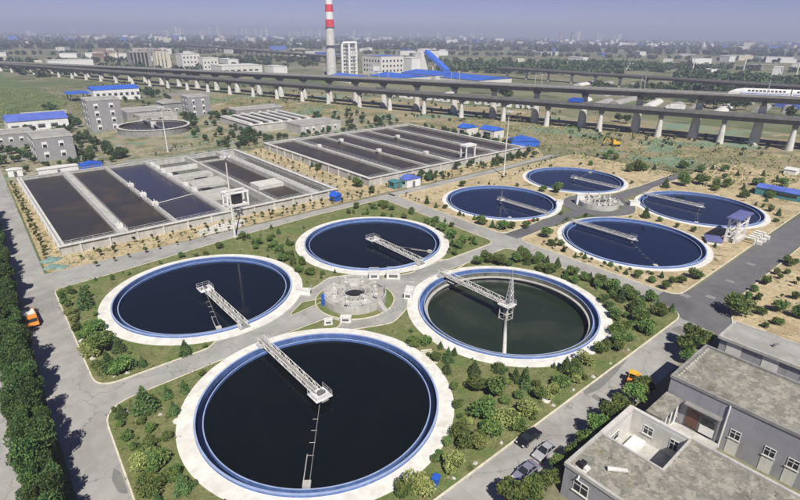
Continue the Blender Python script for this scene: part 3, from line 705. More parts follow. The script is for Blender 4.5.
tb = thing('main_block', 'taller grey block with pale rectangles below its windows and weathered flat roof', 'building', (0, 0, 0), 0, 'grey flat-roofed buildings')
B0, B1, VT, ZT = 67.4, 79.2, 20.2, 7.5
MB().box(B0, B1, VE, VT, 0, ZT-.4).build('wall', M['grey_paint'], tb)
MB().box(B0+.3, B1-.3, VE, VT-.3, ZT-.398, ZT-.28).build('roof', M['roof_conc'], tb)
pr = MB()
for (x0, x1, y0, y1) in [(B0-.12, B0+.22, VE, VT+.12), (B0+.22, B1-.22, VT-.22, VT+.12), (B1-.22, B1+.12, VE, VT+.12)]: pr.box(x0, x1, y0, y1, ZT-.42, ZT)
pr.build('parapet', M['conc_dark'], tb)
for k in range(14): MB().box(B0+.9+k*.78, B0+1.02+k*.78, VT-.75, VT-.5, ZT-.3, ZT-.1).build('roof_ballast_block', M['white_conc'], tb)
for v in (11.2, 7.3, 4.8, -.6, -3.2):
    window_on(tb, '-u', B0, v, 2.5, 1.25, 1.35)
    MB().box(B0-.05, B0-.003, v-.66, v+.66, 0, 2.38).build('pale_rect', M['offwhite'], tb)  # thin off-white rectangle below each window
window_on(tb, '-u', B0, 18.9, 1.6, 1.2, 1.3)
# recessed entrance bay seen beside the terrace
q = MB(); q.box(B0-.06, B0-.003, 13.3, 17.3, .9, 4.5); q.build('entrance_bay', M['dark_steel'], tb)
q = MB(); q.box(B0-.10, B0-.062, 15.6, 17.1, 1.0, 4.0); q.build('brown_door', M['rust'], tb)
q = MB(); q.box(B0-.16, B0-.101, 13.5, 15.3, 1.0, 2.3); q.build('white_door_panel', M['white'], tb)
for v in (13.95, 14.85): MB().box(B0-.13, B0-.064, v-.36, v+.36, 2.32, 3.3).build('door_pane', M['glass'], tb)
q = MB(); q.box(B0-.9, B0-.003, 13.0, 17.6, 4.53, 4.7); q.build('door_canopy', M['conc_dark'], tb)
q = MB(); q.tube((B0-.15, 12.6, .2), (B0-.15, 12.6, ZT-.5), .11, 8); q.build('downpipe', M['white'], tb)
th = thing('annex_block', 'low annex with pale and dark facade panels behind the taller grey block', 'building', (0, 0, 0), 0, 'grey flat-roofed buildings')
MB().box(88.5, 95.3, VE, 20.8, 0, 4.7).build('wall', M['grey_paint'], th)
MB().box(88.2, 95.5, VE, 21.0, 4.703, 4.95).build('roof', M['roof_grey'], th)
q = MB()
for (x0, x1, y0, y1) in [(88.1, 88.4, VE, 21.15), (88.4, 95.35, 20.85, 21.15), (95.35, 95.65, VE, 21.15)]: q.box(x0, x1, y0, y1, 4.62, 5.12)
q.build('parapet', M['conc'], th)
for k in range(6):
    v = 18.6 - k*5.2; MB().box(88.44, 88.497, v-1.1, v+1.1, 0, 4.6).build('pale_panel', M['offwhite'], th)
for k in range(3):
    v = 6.5-k*5; q = MB(); q.tube((88.4, v, 5.1), (87.9, v, 4.2), .1, 6); q.build('drain_spout', M['white'], th)
for (x, y) in [(91.5, 14.2), (92.6, 7.5)]:
    q = MB(); q.tube((x, y, 4.95), (x, y, 5.5), .12, 6); q.tube((x, y, 5.5), (x+.6, y-.5, 5.5), .12, 6); q.build('roof_vent_pipe', M['dark_steel'], th)
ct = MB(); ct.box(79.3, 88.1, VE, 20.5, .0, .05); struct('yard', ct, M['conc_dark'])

# ------------------------------------------------------------------ works buildings behind the basins
def block(name, label, cat, u0, u1, v0, v1, h, wall, roof, cols_u=(), rows=(), win='white', ww=1.6, wh=1.5, pitched=False, cols_v=(), group=None, eave=.4, ridge=2.0):
    t = thing(name, label, cat, (0, 0, 0), 0, group)
    MB().box(u0, u1, v0, v1, 0, h).build('wall', M[wall], t)
    if pitched:
        vm = (v0+v1)/2; um = (u0+u1)/2; q = MB(); e = eave
        if pitched == 'v':   # ridge along v
            a = [(u0-e, v0-e, h+.003), (um, v0-e, h+ridge), (u1+e, v0-e, h+.003)]; b = [(x, v1+e, z) for x, y, z in a]
        else:
            a = [(u0-e, v0-e, h+.003), (u0-e, vm, h+ridge), (u0-e, v1+e, h+.003)]; b = [(u1+e, y, z) for x, y, z in a]
        q.add(a+b, [(0, 1, 4, 3), (1, 2, 5, 4), (0, 3, 5, 2), (2, 1, 0), (3, 4, 5)]); q.build('roof', M[roof], t)
    else:
        MB().box(u0+.1, u1-.1, v0+.1, v1-.1, h+.003, h+.12).build('roof', M[roof], t)
        q = MB()
        for (x0, x1, y0, y1) in [(u0-.15, u1+.15, v0-.15, v0+.098), (u0-.15, u1+.15, v1-.098, v1+.15), (u0-.15, u0+.098, v0+.098, v1-.098), (u1-.098, u1+.15, v0+.098, v1-.098)]: q.box(x0, x1, y0, y1, h-.2, h+.55)
        q.build('parapet', M['conc'], t)
    for z in rows:
        for s in cols_v:
            q = MB(); q.box(u0-.14, u0-.003, s-ww/2, s+ww/2, z, z+wh); w = q.build('window', M[win], t)
            MB().box(u0-.17, u0-.141, s-ww*.36, s+ww*.36, z+.12, z+wh*.55).build('pane', M['glass'], w)
        for s in cols_u:
            q = MB(); q.box(s-ww/2, s+ww/2, v0-.14, v0-.003, z, z+wh); w = q.build('window', M[win], t)
            MB().box(s-ww*.36, s+ww*.36, v0-.17, v0-.141, z+.12, z+wh*.55).build('pane', M['glass'], w)
    return t
block('factory_hall', 'long white hall with bright blue roof near the left viaduct', 'hall', 86, 119, 462, 482, 8.2, 'white', 'blue_roof', cols_u=[89+k*4.1 for k in range(8)], rows=(3.4,), win='dark_steel', ww=2.2, wh=2.2, pitched='u', ridge=2.2)
t = thing('blue_canopy', 'blue flat canopy left of the white hall', 'canopy', (79, 478, 0))
MB().box(-9, 6, -10, 9, 5.6, 6.3).build('roof', M['blue_roof'], t)
for x in (-7, 4):
    for y in (-8, 7): MB().box(x-.3, x+.3, y-.3, y+.3, 0, 5.598).build('post', M['dark_steel'], t)
block('works_office', 'tall grey office block with two white window columns, left', 'office', 55, 71, 318, 332, 16.5, 'grey_wall', 'roof_grey', cols_v=(321.5, 328.0), cols_u=(59, 66.5), rows=(1.2, 4.8, 8.4, 12.2), ww=2.2, wh=2.5)
block('blue_roof_shed', 'low white shed with broad blue roof at the left edge', 'shed', 21, 49, 346, 366, 5.2, 'white', 'blue_roof_pale', cols_u=(24, 30, 36, 42), rows=(1.0,), win='dark_steel', ww=3.4, wh=2.0, pitched='u', ridge=2.6)
block('white_annex', 'row of white lean-to rooms behind the blue-roofed shed', 'shed', 31, 54, 378, 384, 4.5, 'offwhite', 'roof_grey', cols_u=(34, 39, 44, 49), rows=(1.2,), ww=2, wh=1.8, win='dark_steel')
block('pump_house', 'grey two-storey pump house behind the far corner of the left basin', 'building', 22.5, 36.5, 257, 276, 9.6, 'grey_wall', 'roof_grey', cols_v=(261, 268, 274), cols_u=(26, 32), rows=(1.5, 5.6), ww=1.9, wh=2.4)
block('grey_workshop', 'long low grey workshop with white windows at the far left', 'workshop', 8, 27, 299, 312, 6.2, 'grey_wall', 'roof_grey', cols_u=(10, 14, 18, 22), cols_v=(302, 307), rows=(2.6,), ww=1.8, wh=2.0)
block('grey_shed', 'pale grey shed beside the far grey office', 'shed', 108, 122, 368, 384, 6.0, 'grey_wall', 'roof_grey', pitched='v', ridge=1.6, rows=(1.2,), cols_u=(111, 116), ww=2.4)
block('far_office', 'grey office with white window columns left of the filter house', 'office', 115, 129, 341, 353, 12.2, 'grey_wall', 'roof_grey', cols_v=(344, 349.5), cols_u=(118.5, 124.5), rows=(1.2, 4.7, 8.3), ww=1.8, wh=2.4)
block('flat_plant_room', 'wide flat-roofed plant room behind the round thickener', 'building', 80, 104, 348, 366, 5.2, 'conc_dark', 'roof_grey', cols_u=(85, 91, 97), rows=(2.2,), ww=3, wh=1.2, win='dark_steel')
block('low_plant_room', 'lower flat-roofed room in front of the wide plant room', 'building', 84, 106, 336, 346, 3.6, 'conc', 'roof_grey', cols_u=(89, 96), rows=(1.1,), ww=2.6, wh=1.2, win='dark_steel')
block('filter_gallery', 'flat concrete gallery with white doors beside the filter house', 'building', 140, 166, 246, 262, 4.6, 'conc', 'roof_grey', cols_u=(144, 148, 154, 158, 162), rows=(1.6,), ww=1.8, wh=1.8)
block('blower_room', 'long grey blower room behind the filter house', 'building', 136, 168, 318, 330, 5.0, 'conc_dark', 'roof_grey', cols_u=(140, 146, 152, 158, 164), rows=(2,), ww=2, wh=1.4)
fh = thing('filter_house', 'low concrete filter block with dark slots beyond the basins', 'building')
MB().box(121, 160, 266, 306, 0, 4.0).build('wall', M['conc'], fh)
MB().box(120.7, 160.3, 265.7, 306.3, 4.003, 4.25).build('roof', M['conc_light'], fh)
for k in range(6): MB().box(124.4+k*6, 127.4+k*6, 269, 303, 4.26, 4.42).build('dark_slot', M['black'], fh)
for k in range(7): MB().box(121.6+k*6-.35, 123.4+k*6, 268, 304, 4.255, 5.0).build('walkway', M['conc_light'], fh)
# round thickener far left
tk = thing('thickener_tank', 'round raised sludge thickener with grey water behind the left basin', 'tank', (82.5, 304, 0))
MB().ring(0, 0, 17.6, 18.1, 0, 3.2, 96).build('outer_wall', M['conc_dark'], tk); MB().ring(0, 0, 17.2, 18.5, 3.203, 3.45, 96).build('rim_walkway', M['conc_light'], tk)
MB().disc(0, 0, 17.59, 2.3, 96).build('water', M['water_basin'], tk); MB().box(-.9, .9, -17.4, 17.4, 3.46, 3.7).build('bridge', M['dark_steel'], tk)
MB().cyl(0, 0, 1, 5.0, 1.6, n=20).build('feed_well', M['conc_light'], tk)
q = MB()
for k in range(48):
    a = 2*math.pi*k/48; q.tube((18.3*math.cos(a), 18.3*math.sin(a), 3.45), (18.3*math.cos(a), 18.3*math.sin(a), 4.5), .05)
q.build('railing', M['steel'], tk)
# huts, sheds and tents
def hut(name, label, cat, x, y, rz, w, d, h, wall, roof, ridge=.9, group=None, door=True):
    t = thing(name, label, cat, (x, y, .1), rz, group)
    MB().box(-w/2, w/2, -d/2, d/2, 0, h).build('wall', M[wall], t)
    e = .25; q = MB(); a = [(-w/2-e, -d/2-e, h+.003), (0, -d/2-e, h+ridge), (w/2+e, -d/2-e, h+.003)]; b = [(p[0], d/2+e, p[2]) for p in a]
    q.add(a+b, [(0, 1, 4, 3), (1, 2, 5, 4), (0, 3, 5, 2), (2, 1, 0), (3, 4, 5)]); q.build('roof', M[roof], t)
    if door:
        MB().box(-.5, .5, -d/2-.06, -d/2-.003, 0, min(2.1, h*.85)).build('door', M['dark_steel'], t)
        MB().box(-w/2-.06, -w/2-.003, -d*.25, d*.2, h*.4, h*.75).build('window', M['glass'], t)
    return t
hut('site_hut', 'white hut with pale blue roof in front of the brown-water basin', 'hut', 119.8, 134.6, 0, 6.5, 4.2, 2.9, 'white', 'blue_roof_pale')
hut('teal_shed', 'small teal shed attached beside the white hut', 'hut', 114.2, 136.2, 0, 3.6, 3.6, 2.3, 'teal', 'teal', .3)
hut('blue_tent', 'small royal blue tent by the corner of the left basin', 'tent', 89.0, 136.6, .3, 3.0, 2.6, 1.7, 'bright_blue', 'bright_blue', 1.3, door=False)
hut('blue_shed', 'dark blue tarpaulin shed behind the far-left basin wall', 'shed', 36.5, 229.5, 0, 7.5, 4.5, 2.4, 'bright_blue', 'bright_blue', .9)
hut('worker_cabin', 'long white cabin with dark windows behind the left basin corner', 'cabin', 25.5, 230.5, 0, 13, 4, 2.6, 'white', 'offwhite', .3)
hut('gate_cabin', 'small white gate cabin near the left road and basin corner', 'cabin', 12.5, 236.5, 0, 4.5, 3.2, 2.6, 'white', 'white', .3)
hut('blue_barn', 'blue-roofed storage shed beside the brown-water basin, left of two', 'shed', 209.5, 189.5, 0, 9, 7, 4.6, 'offwhite', 'blue_roof', 1.6)
hut('blue_barn', 'wider blue-roofed storage shed beside the brown-water basin, right of two', 'shed', 214.5, 177.0, 0, 8, 10, 4.6, 'offwhite', 'blue_roof', 1.6)
hut('blue_tunnel', 'long low blue tunnel tent right of the blue sheds', 'tent', 212.0, 154.5, R(-36), 14, 7.5, 2.6, 'blue_roof', 'blue_roof', 1.8, door=False)
hut('blue_depot', 'blue-roofed depot among trees at the right edge', 'shed', 211, 43.5, R(3), 7, 16, 2.6, 'teal', 'blue_roof_pale', .8)
hut('white_shelter', 'tiny white shelter beyond the trees on the right', 'shelter', 252, 52, 0, 6, 4, 2.0, 'white', 'white', .4, door=False)
# blue-roofed gantry by the far-right tank
gt = thing('roofed_gantry', 'tall white frame with flat blue roof beside the far-right tank', 'gantry', (153.8, 39.8, .1))
for x in (-3.6, 3.6):
    for y in (-1.1, 1.1): MB().box(x-.25, x+.25, y-.25, y+.25, 0, 6.6).build('post', M['white'], gt)
q = MB()
for z in (2.6, 4.6):
    for y in (-1.1, 1.1): q.box(-3.3, 3.3, y-.14, y+.14, z, z+.3)
    for x in (-3.6, 3.6): q.box(x-.14, x+.14, -.84, .84, z, z+.3)
q.build('cross_beam', M['white'], gt)
MB().box(-4.9, 4.9, -1.7, 1.7, 6.603, 6.95).build('roof', M['navy_roof'], gt)
q = MB(); q.box(-3.2, 3.2, -1.8, 1.8, 0, .9); q.box(-1, 1, -.9, .9, .9, 2.2); q.build('pump_bed', M['conc_light'], gt)
hut('blue_box', 'low blue-topped box beside the roofed gantry', 'box', 147.2, 42.8, .5, 5.0, 3.4, .9, 'white', 'navy_roof', .15, door=False)
pb = thing('pump_yard', 'white pipe rack and pumps at the foot of the roofed gantry', 'pipes', (157.5, 35.9, .1))
for k in range(5): 
    q = MB(); q.tube((-4+k*1.9, -1, 0), (-4+k*1.9, -1, 1.5), .22, 8); q.tube((-4+k*1.9, -1, 1.5), (-4+k*1.9, 1.2, 1.5), .22, 8); q.build('pipe', M['white'], pb, False)
for k in range(3): MB().box(-3.5+k*3, -2+k*3, -2.4, -1.3, 0, .9).build('pump', M['offwhite'], pb)

# ------------------------------------------------------------------ high mast lamps
def lamp_mast(label, x, y, h):
    t = thing('lamp_mast', label, 'lamp mast', (x, y, 0), 0, 'tall floodlight masts')
    MB().tube((0, 0, 0), (0, 0, h), .30, 10, .13).build('pole', M['offwhite'], t)
    MB().cyl(0, 0, 0, .3, .7, n=12).build('base', M['conc'], t)
    MB().ring(0, 0, .7, 1.0, h-.5, h-.25, 16).build('lamp_ring', M['steel'], t)
    for k in range(6):
        a = math.pi*k/3; q = MB(); q.box(1.05*math.cos(a)-.3, 1.05*math.cos(a)+.3, 1.05*math.sin(a)-.3, 1.05*math.sin(a)+.3, h-.75, h-.52); q.build('floodlight', M['white'], t)
lamp_mast('floodlight mast in front of the left basin', 49.7, 126.0, 22.5)
lamp_mast('floodlight mast between the brown-water basin and far tanks', 157.7, 122.5, 25.0)
lamp_mast('floodlight mast behind the left basin by the thickener', 70.5, 245, 20.5)

# ------------------------------------------------------------------ vehicles
def wheel(parent, x, y, r, w):
    q = MB(); n = 20
    for (rr, ww, mm) in ((r, w, 'tyre'),):
        q.add([(x+rr*math.cos(2*math.pi*k/n), y+s*ww/2, rr+rr*math.sin(2*math.pi*k/n)) for s in (-1, 1) for k in range(n)],
              [(k, (k+1) % n, n+(k+1) % n, n+k) for k in range(n)] + [tuple(range(n)), tuple(reversed(range(n, 2*n)))])
    o = q.build('wheel', M['tyre'], parent)
    for s in (-1, 1):
        c = MB(); c.add([(x+r*.6*math.cos(2*math.pi*k/14), y+s*(w/2+.004), r+r*.6*math.sin(2*math.pi*k/14)) for k in range(14)], [tuple(range(14)) if s < 0 else tuple(reversed(range(14)))]); c.build('rim', M['rim'], o)
def sedan(label, x, y, rz, mat):
    t = thing('parked_car', label, 'car', (x, y, .02), rz, 'cars parked along the kerb', .88)
    prof = [(-2.32, .30), (-2.36, .62), (-2.25, .86), (-1.55, .93), (1.05, .92), (1.95, .80), (2.30, .62), (2.33, .32)]  # lower body
    def loft(pr, ws):
        q = MB(); n = len(pr); vs = []
        for s, k in ((-1, 0), (-1, 1), (1, 1), (1, 0)):
            pass
        for (px, pz), w in zip(pr, ws): vs.append((px, -w, pz))
        for (px, pz), w in zip(pr, ws): vs.append((px, w, pz))
        fs = [tuple(range(n)), tuple(reversed(range(n, 2*n)))] + [((k+1) % n, k, n+k, n+(k+1) % n) for k in range(n)]
        q.add(vs, fs); return q
    body = loft(prof, [.80, .86, .88, .86, .86, .84, .80, .78]).build('body', M[mat], t)
    bm = body.modifiers.new('bevel', 'BEVEL'); bm.width = .09; bm.segments = 3; bm.limit_method = 'ANGLE'
    cab = loft([(-1.62, .925), (-.98, 1.36), (.30, 1.40), (1.12, .915)], [.80, .62, .62, .80]).build('cabin_glass', M['glass'], t)
    bm = cab.modifiers.new('bevel', 'BEVEL'); bm.width = .05; bm.segments = 2
    q = MB(); q.add([(-1.0, -.60, 1.372), (.30, -.60, 1.412), (.30, .60, 1.412), (-1.0, .60, 1.372), (-.95, -.55, 1.42), (.24, -.55, 1.455), (.24, .55, 1.455), (-.95, .55, 1.42)], [(0, 1, 5, 4), (1, 2, 6, 5), (2, 3, 7, 6), (3, 0, 4, 7), (4, 5, 6, 7)])
    q.build('roof', M[mat], t)
    for s in (-1, 1):
        for a, b in (((-1.62, .80, .93), (-.98, .625, 1.39)), ((1.12, .80, .92), (.30, .625, 1.42)), ((-.35, .815, .93), (-.35, .63, 1.40))): MB().tube((a[0], s*a[1], a[2]), (b[0], s*b[1], b[2]), .045, 5).build('pillar', M[mat], t)
    for wx in (-1.38, 1.40):
        for s in (-1, 1): wheel(t, wx, s*.78, .32, .22)
    for s in (-1, 1):
        MB().box(2.20, 2.345, s*.62-.17, s*.62+.17, .58, .70).build('headlight', M['lens'], t)
        MB().box(-2.372, -2.25, s*.62-.17, s*.62+.17, .66, .80).build('tail_light', M['tail'], t)
        MB().box(.72, .86, s*.90-.1, s*.90+.1, .95, 1.07).build('mirror', M[mat], t)
    MB().box(-2.38, -2.362, -.24, .24, .44, .56).build('number_plate', M['white'], t)
sedan('glossy black car standing at the kerb of the bottom road', 48.9, 29.75, math.pi, 'car_black')
sedan('white-roofed car parked under the trees by the grey building', 48.6, 26.9, math.pi, 'car_white')
sedan('lilac-silver car parked under trees nearest the bottom edge', 43.8, 26.4, math.pi, 'car_lilac')
tr = thing('dump_truck', 'orange and white tipper truck on the left road beside the trees', 'truck', (1.75, 108.6, .02), R(-88))
cb = MB(); cb.hexa([(1.2, -.95, .55), (2.9, -.95, .55), (2.9, .95, .55), (1.2, .95, .55)], [(1.25, -.9, 2.15), (2.65, -.9, 2.15), (2.65, .9, 2.15), (1.25, .9, 2.15)]); cb.build('cab', M['orange'], tr)
MB().box(2.70, 2.86, -.78, .78, 1.35, 1.95).build('windscreen', M['glass'], tr)
for s in (-1, 1): MB().box(1.5, 2.4, s*.93-.02, s*.93+.02, 1.35, 1.9).build('side_window', M['glass'], tr)
q = MB(); q.box(-2.8, 1.0, -1.0, 1.0, .85, 1.0); q.box(-2.8, 1.0, -1.05, -.97, 1.0, 1.75); q.box(-2.8, 1.0, .97, 1.05, 1.0, 1.75); q.box(.92, 1.0, -.965, .965, 1.0, 1.9); q.box(-2.8, -2.72, -.965, .965, 1.0, 1.7); q.build('tipper_body', M['orange'], tr)
MB().box(-2.68, .9, -.94, .94, 1.003, 1.62).build('load', M['white_conc'], tr)
MB().box(-2.6, 2.8, -.45, .45, .5, .8).build('chassis', M['dark_steel'], tr)
for wx in (-1.9, 2.0):
    for s in (-1, 1): wheel(tr, wx, s*.85, .45, .3)
ld = thing('orange_loader', 'small orange loader behind the tree by the bottom road', 'loader', (71.9, 26.9, .02), R(15))
q = MB(); q.hexa([(-1.6, -.7, .5), (1.0, -.7, .5), (1.0, .7, .5), (-1.6, .7, .5)], [(-1.5, -.6, 1.35), (.6, -.6, 1.25), (.6, .6, 1.25), (-1.5, .6, 1.35)]); q.build('body', M['orange'], ld)
q = MB(); q.box(-1.0, .2, -.55, .55, 2.2, 2.3)
for x in (-.95, .15):
    for s in (-1, 1): q.tube((x, s*.5, 1.3), (x, s*.5, 2.2), .05, 5)
q.build('canopy', M['yellow'], ld); MB().box(-.9, -.3, -.4, .4, 1.36, 1.75).build('driver_seat', M['black'], ld)
q = MB(); q.box(1.6, 2.1, -.9, .9, .2, .9); q.tube((.7, -.5, .9), (1.65, -.5, .6), .08); q.tube((.7, .5, .9), (1.65, .5, .6), .08); q.build('bucket', M['yellow'], ld)
for wx in (-1.0, .8):
    for s in (-1, 1): wheel(ld, wx, s*.75, .48, .3)
ex = thing('excavator', 'yellow excavator digging on the bare ground under the viaduct', 'excavator', (247.5, 125.5, 0), R(150))
MB().box(-2.2, 2.2, -1.6, -.9, 0, .9).build('track', M['black'], ex); MB().box(-2.2, 2.2, .9, 1.6, 0, .9).build('track', M['black'], ex)
MB().box(-2.0, 1.6, -1.4, 1.4, 1.0, 2.2).build('body', M['yellow'], ex); MB().box(.3, 1.7, .2, 1.35, 2.203, 3.3).build('cab', M['yellow'], ex); MB().box(1.705, 1.74, .3, 1.25, 2.3, 3.1).build('cab_window', M['glass'], ex)
q = MB(); q.tube((1.5, -.3, 1.9), (4.6, -.3, 4.0), .28); q.tube((4.6, -.3, 4.0), (6.0, -.3, 1.4), .22); q.build('boom', M['yellow'], ex); MB().box(5.4, 6.5, -.9, .3, .3, 1.4).build('bucket', M['dark_steel'], ex)
wb = thing('blue_bin', 'blue plastic wheeled bin at the edge of the near tank apron', 'bin', (33.9, 32.4, .11), .4)
q = MB(); q.hexa([(-.35, -.3, .1), (.35, -.3, .1), (.35, .3, .1), (-.35, .3, .1)], [(-.45, -.4, 1.25), (.45, -.4, 1.25), (.45, .4, 1.25), (-.45, .4, 1.25)]); q.build('body', M['bright_blue'], wb)
MB().box(-.5, .5, -.45, .45, 1.253, 1.36).build('lid', M['bright_blue'], wb)
for s in (-1, 1): MB().cyl(s*.3, .33, 0, .2, .09, n=8).build('wheel', M['black'], wb)
# stepping path on the lawn between the front tanks
sp = thing('stepping_path', 'short path of pale paving slabs between the near and green tanks', 'path', (51.9, 52.6, .115), R(-28))
for k in range(8): MB().box(-1.0+0*k, 1.0, -2.2+k*.56, -1.85+k*.56, 0, .06).build('slab', M['kerb'], sp)
for i, (x, y) in enumerate([(13.6, 63.8), (57.6, 33.0)]):
    o = MB().cyl(0, 0, 0, .14, .62, n=18).add(*([], [])).build('manhole_cover', M['white_conc']); o.location = (x, y, .1)
    tag(o, ['pale round manhole cover on the lawn left of the near tank', 'pale round manhole cover near the kerb of the bottom road'][i], 'manhole')

# heaps of teal dust netting and dry cement by the left basin
for i, (x, y, s) in enumerate([(9.4, 139.2, 1.5), (8.9, 134.6, 1.2), (10.6, 133.2, 1.0)]):
    rg = random.Random(900+i); q = MB(); n = 12; vs = []
    for a in range(5):
        for k in range(n):
            f = a/4; rr = s*(1.15-f*.95)*rg.uniform(.75, 1.2); vs.append((rr*1.3*math.cos(6.283*k/n), rr*math.sin(6.283*k/n), s*.6*f*rg.uniform(.7, 1.15)))
    q.add(vs, [(a*n+k, a*n+(k+1) % n, (a+1)*n+(k+1) % n, (a+1)*n+k) for a in range(4) for k in range(n)] + [tuple(4*n+k for k in range(n))])
    o = q.build('netting_heap', M['net_heap']); o.location = (x, y, .01)
    tag(o, ['largest crumpled teal netting heap by the basin corner and left road', 'middle-sized teal netting heap beside the left road', 'smallest teal netting heap near the service path'][i], 'netting', 'teal netting heaps')
sheet('cement_pad', rpoly([(42, 132.2, 2), (56, 132.8, 3), (58, 138.6, 2), (52, 139.6, 1), (44, 137.5, 2)]), .03, M['conc_light'])

# ------------------------------------------------------------------ viaducts
def viaduct(name, label, c0, slope, va, vb, half, zb, zt, piers, r_top, r_base, rails, group='parallel elevated viaducts', twin=False, kz=0.0):
    t = thing(name, label, 'viaduct', (0, 0, 0), 0, group)
    d = Vector((slope, 1)).normalized(); n = Vector((d.y, -d.x))
    P = lambda v, o, z: (c0 + slope*v + n.x*o, v + n.y*o, z + kz*v)
    def seg(v0, v1, o0, o1, z0, z1, o0b=None, o1b=None):
        q = MB(); a = o0 if o0b is None else o0b; b = o1 if o1b is None else o1b
        q.hexa([P(v0, a, z0), P(v0, b, z0), P(v1, b, z0), P(v1, a, z0)], [P(v0, o0, z1), P(v0, o1, z1), P(v1, o1, z1), P(v1, o0, z1)]); return q
    # one girder and one slab per span, joints left open
    vs = sorted(piers)
    edges = [va] + vs + [vb]
    for a, b in zip(edges, edges[1:]):
        if b-a > 60: cuts = [a + (b-a)*k/max(1, round((b-a)/27.8)) for k in range(max(1, round((b-a)/27.8))+1)]
        else: cuts = [a, b]
        for x0, x1 in zip(cuts, cuts[1:]):
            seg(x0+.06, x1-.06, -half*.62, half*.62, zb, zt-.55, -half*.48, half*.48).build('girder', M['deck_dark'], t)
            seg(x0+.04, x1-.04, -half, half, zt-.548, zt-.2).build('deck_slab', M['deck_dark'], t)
    sf = MB(); e = seg(va, vb, -half+.3, half-.3, zt-.198, zt); sf.add(e.v, e.f); sf.build('deck_surface', M['conc'] if rails else M['road'], t)
    for s in (-1, 1):
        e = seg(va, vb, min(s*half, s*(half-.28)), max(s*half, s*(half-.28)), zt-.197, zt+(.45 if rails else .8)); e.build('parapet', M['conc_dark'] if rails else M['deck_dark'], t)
    allp = list(vs)
    lo, hi = vs[0], vs[-1]; sp = 27.8
    k = 1
    while hi + k*sp < vb: allp.append(hi + k*sp); k += 1
    k = 1
    while lo - k*sp > va: allp.append(lo - k*sp); k += 1
    for v in allp:
        offs = (-half*.5, half*.5) if twin else (0,)
        for o in offs:
            x, y, _ = P(v, o, 0)
            q = MB(); q.cyl(x, y, 0, zb-1.7+kz*v, r_base, r_top, 18); q.build('pier', M['conc_light'], t)
        q = seg(v-1.1, v+1.1, -half*.75, half*.75, zb-1.68, zb-.003, -r_top*1.2, r_top*1.2); q.build('pier_cap', M['deck_dark'], t)
    if rails:
        q = MB()
        for o in (-half*.45-.72, -half*.45+.72, half*.45-.72, half*.45+.72):
            e = seg(va, vb, o-.06, o+.06, zt+.12, zt+.28); q.add(e.v, e.f)
        q.build('rail', M['dark_steel'], t)
        for o in (-half*.45, half*.45):
            seg(va, vb, o-1.3, o+1.3, zt+.003, zt+.118).build('track_bed', M['conc_light'], t)
        for v in allp[::2]:
            for s in (-1, 1):
                q = MB(); q.tube(P(v, s*(half-.6), zt), P(v, s*(half-.6), zt+7.2), .17, 5, .11); q.tube(P(v, s*(half-.6), zt+6.4), P(v, s*half*.4, zt+6.0), .07, 4); q.tube(P(v, s*(half-.6), zt+5.2), P(v, s*half*.4, zt+6.0), .05, 4)
                q.build('catenary_mast', M['steel'], t)
    return P
NEAR = [423.1, 396.5, 370, 344.5, 316.1, 290.4, 263.6, 236.5, 208.5, 182, 152.7, 123.2, 95.2, 67.1]
FAR = [435.6, 409.9, 384, 357.3, 332, 306.8, 278.9, 250, 222.4, 195, 167, 138.1, 109.8, 83]
viaduct('road_viaduct', 'lower and nearer grey viaduct deck on single round piers', 326.3, -.304, -140, 1180, 3.5, 12.6, 15.4, NEAR, .95, 1.8, False, kz=-.0065)
PF = viaduct('rail_viaduct', 'higher railway viaduct behind, carrying a white train', 331.2, -.279, -140, 1180, 6.4, 22.5, 25.6, FAR, 1.6, 2.6, True, kz=-.0185)
viaduct('distant_viaduct', 'third viaduct seen as a thin dark line beyond the railway', 566, -.06, -200, 440, 6, 9.5, 12.0, [400, 370, 340], 1.2, 1.6, False)
viaduct('distant_viaduct', 'remote viaduct crossing the plain behind the chimney at left', 482, .063, 760, 2400, 7, 9, 12.0, [860, 900], 1.2, 1.6, False)
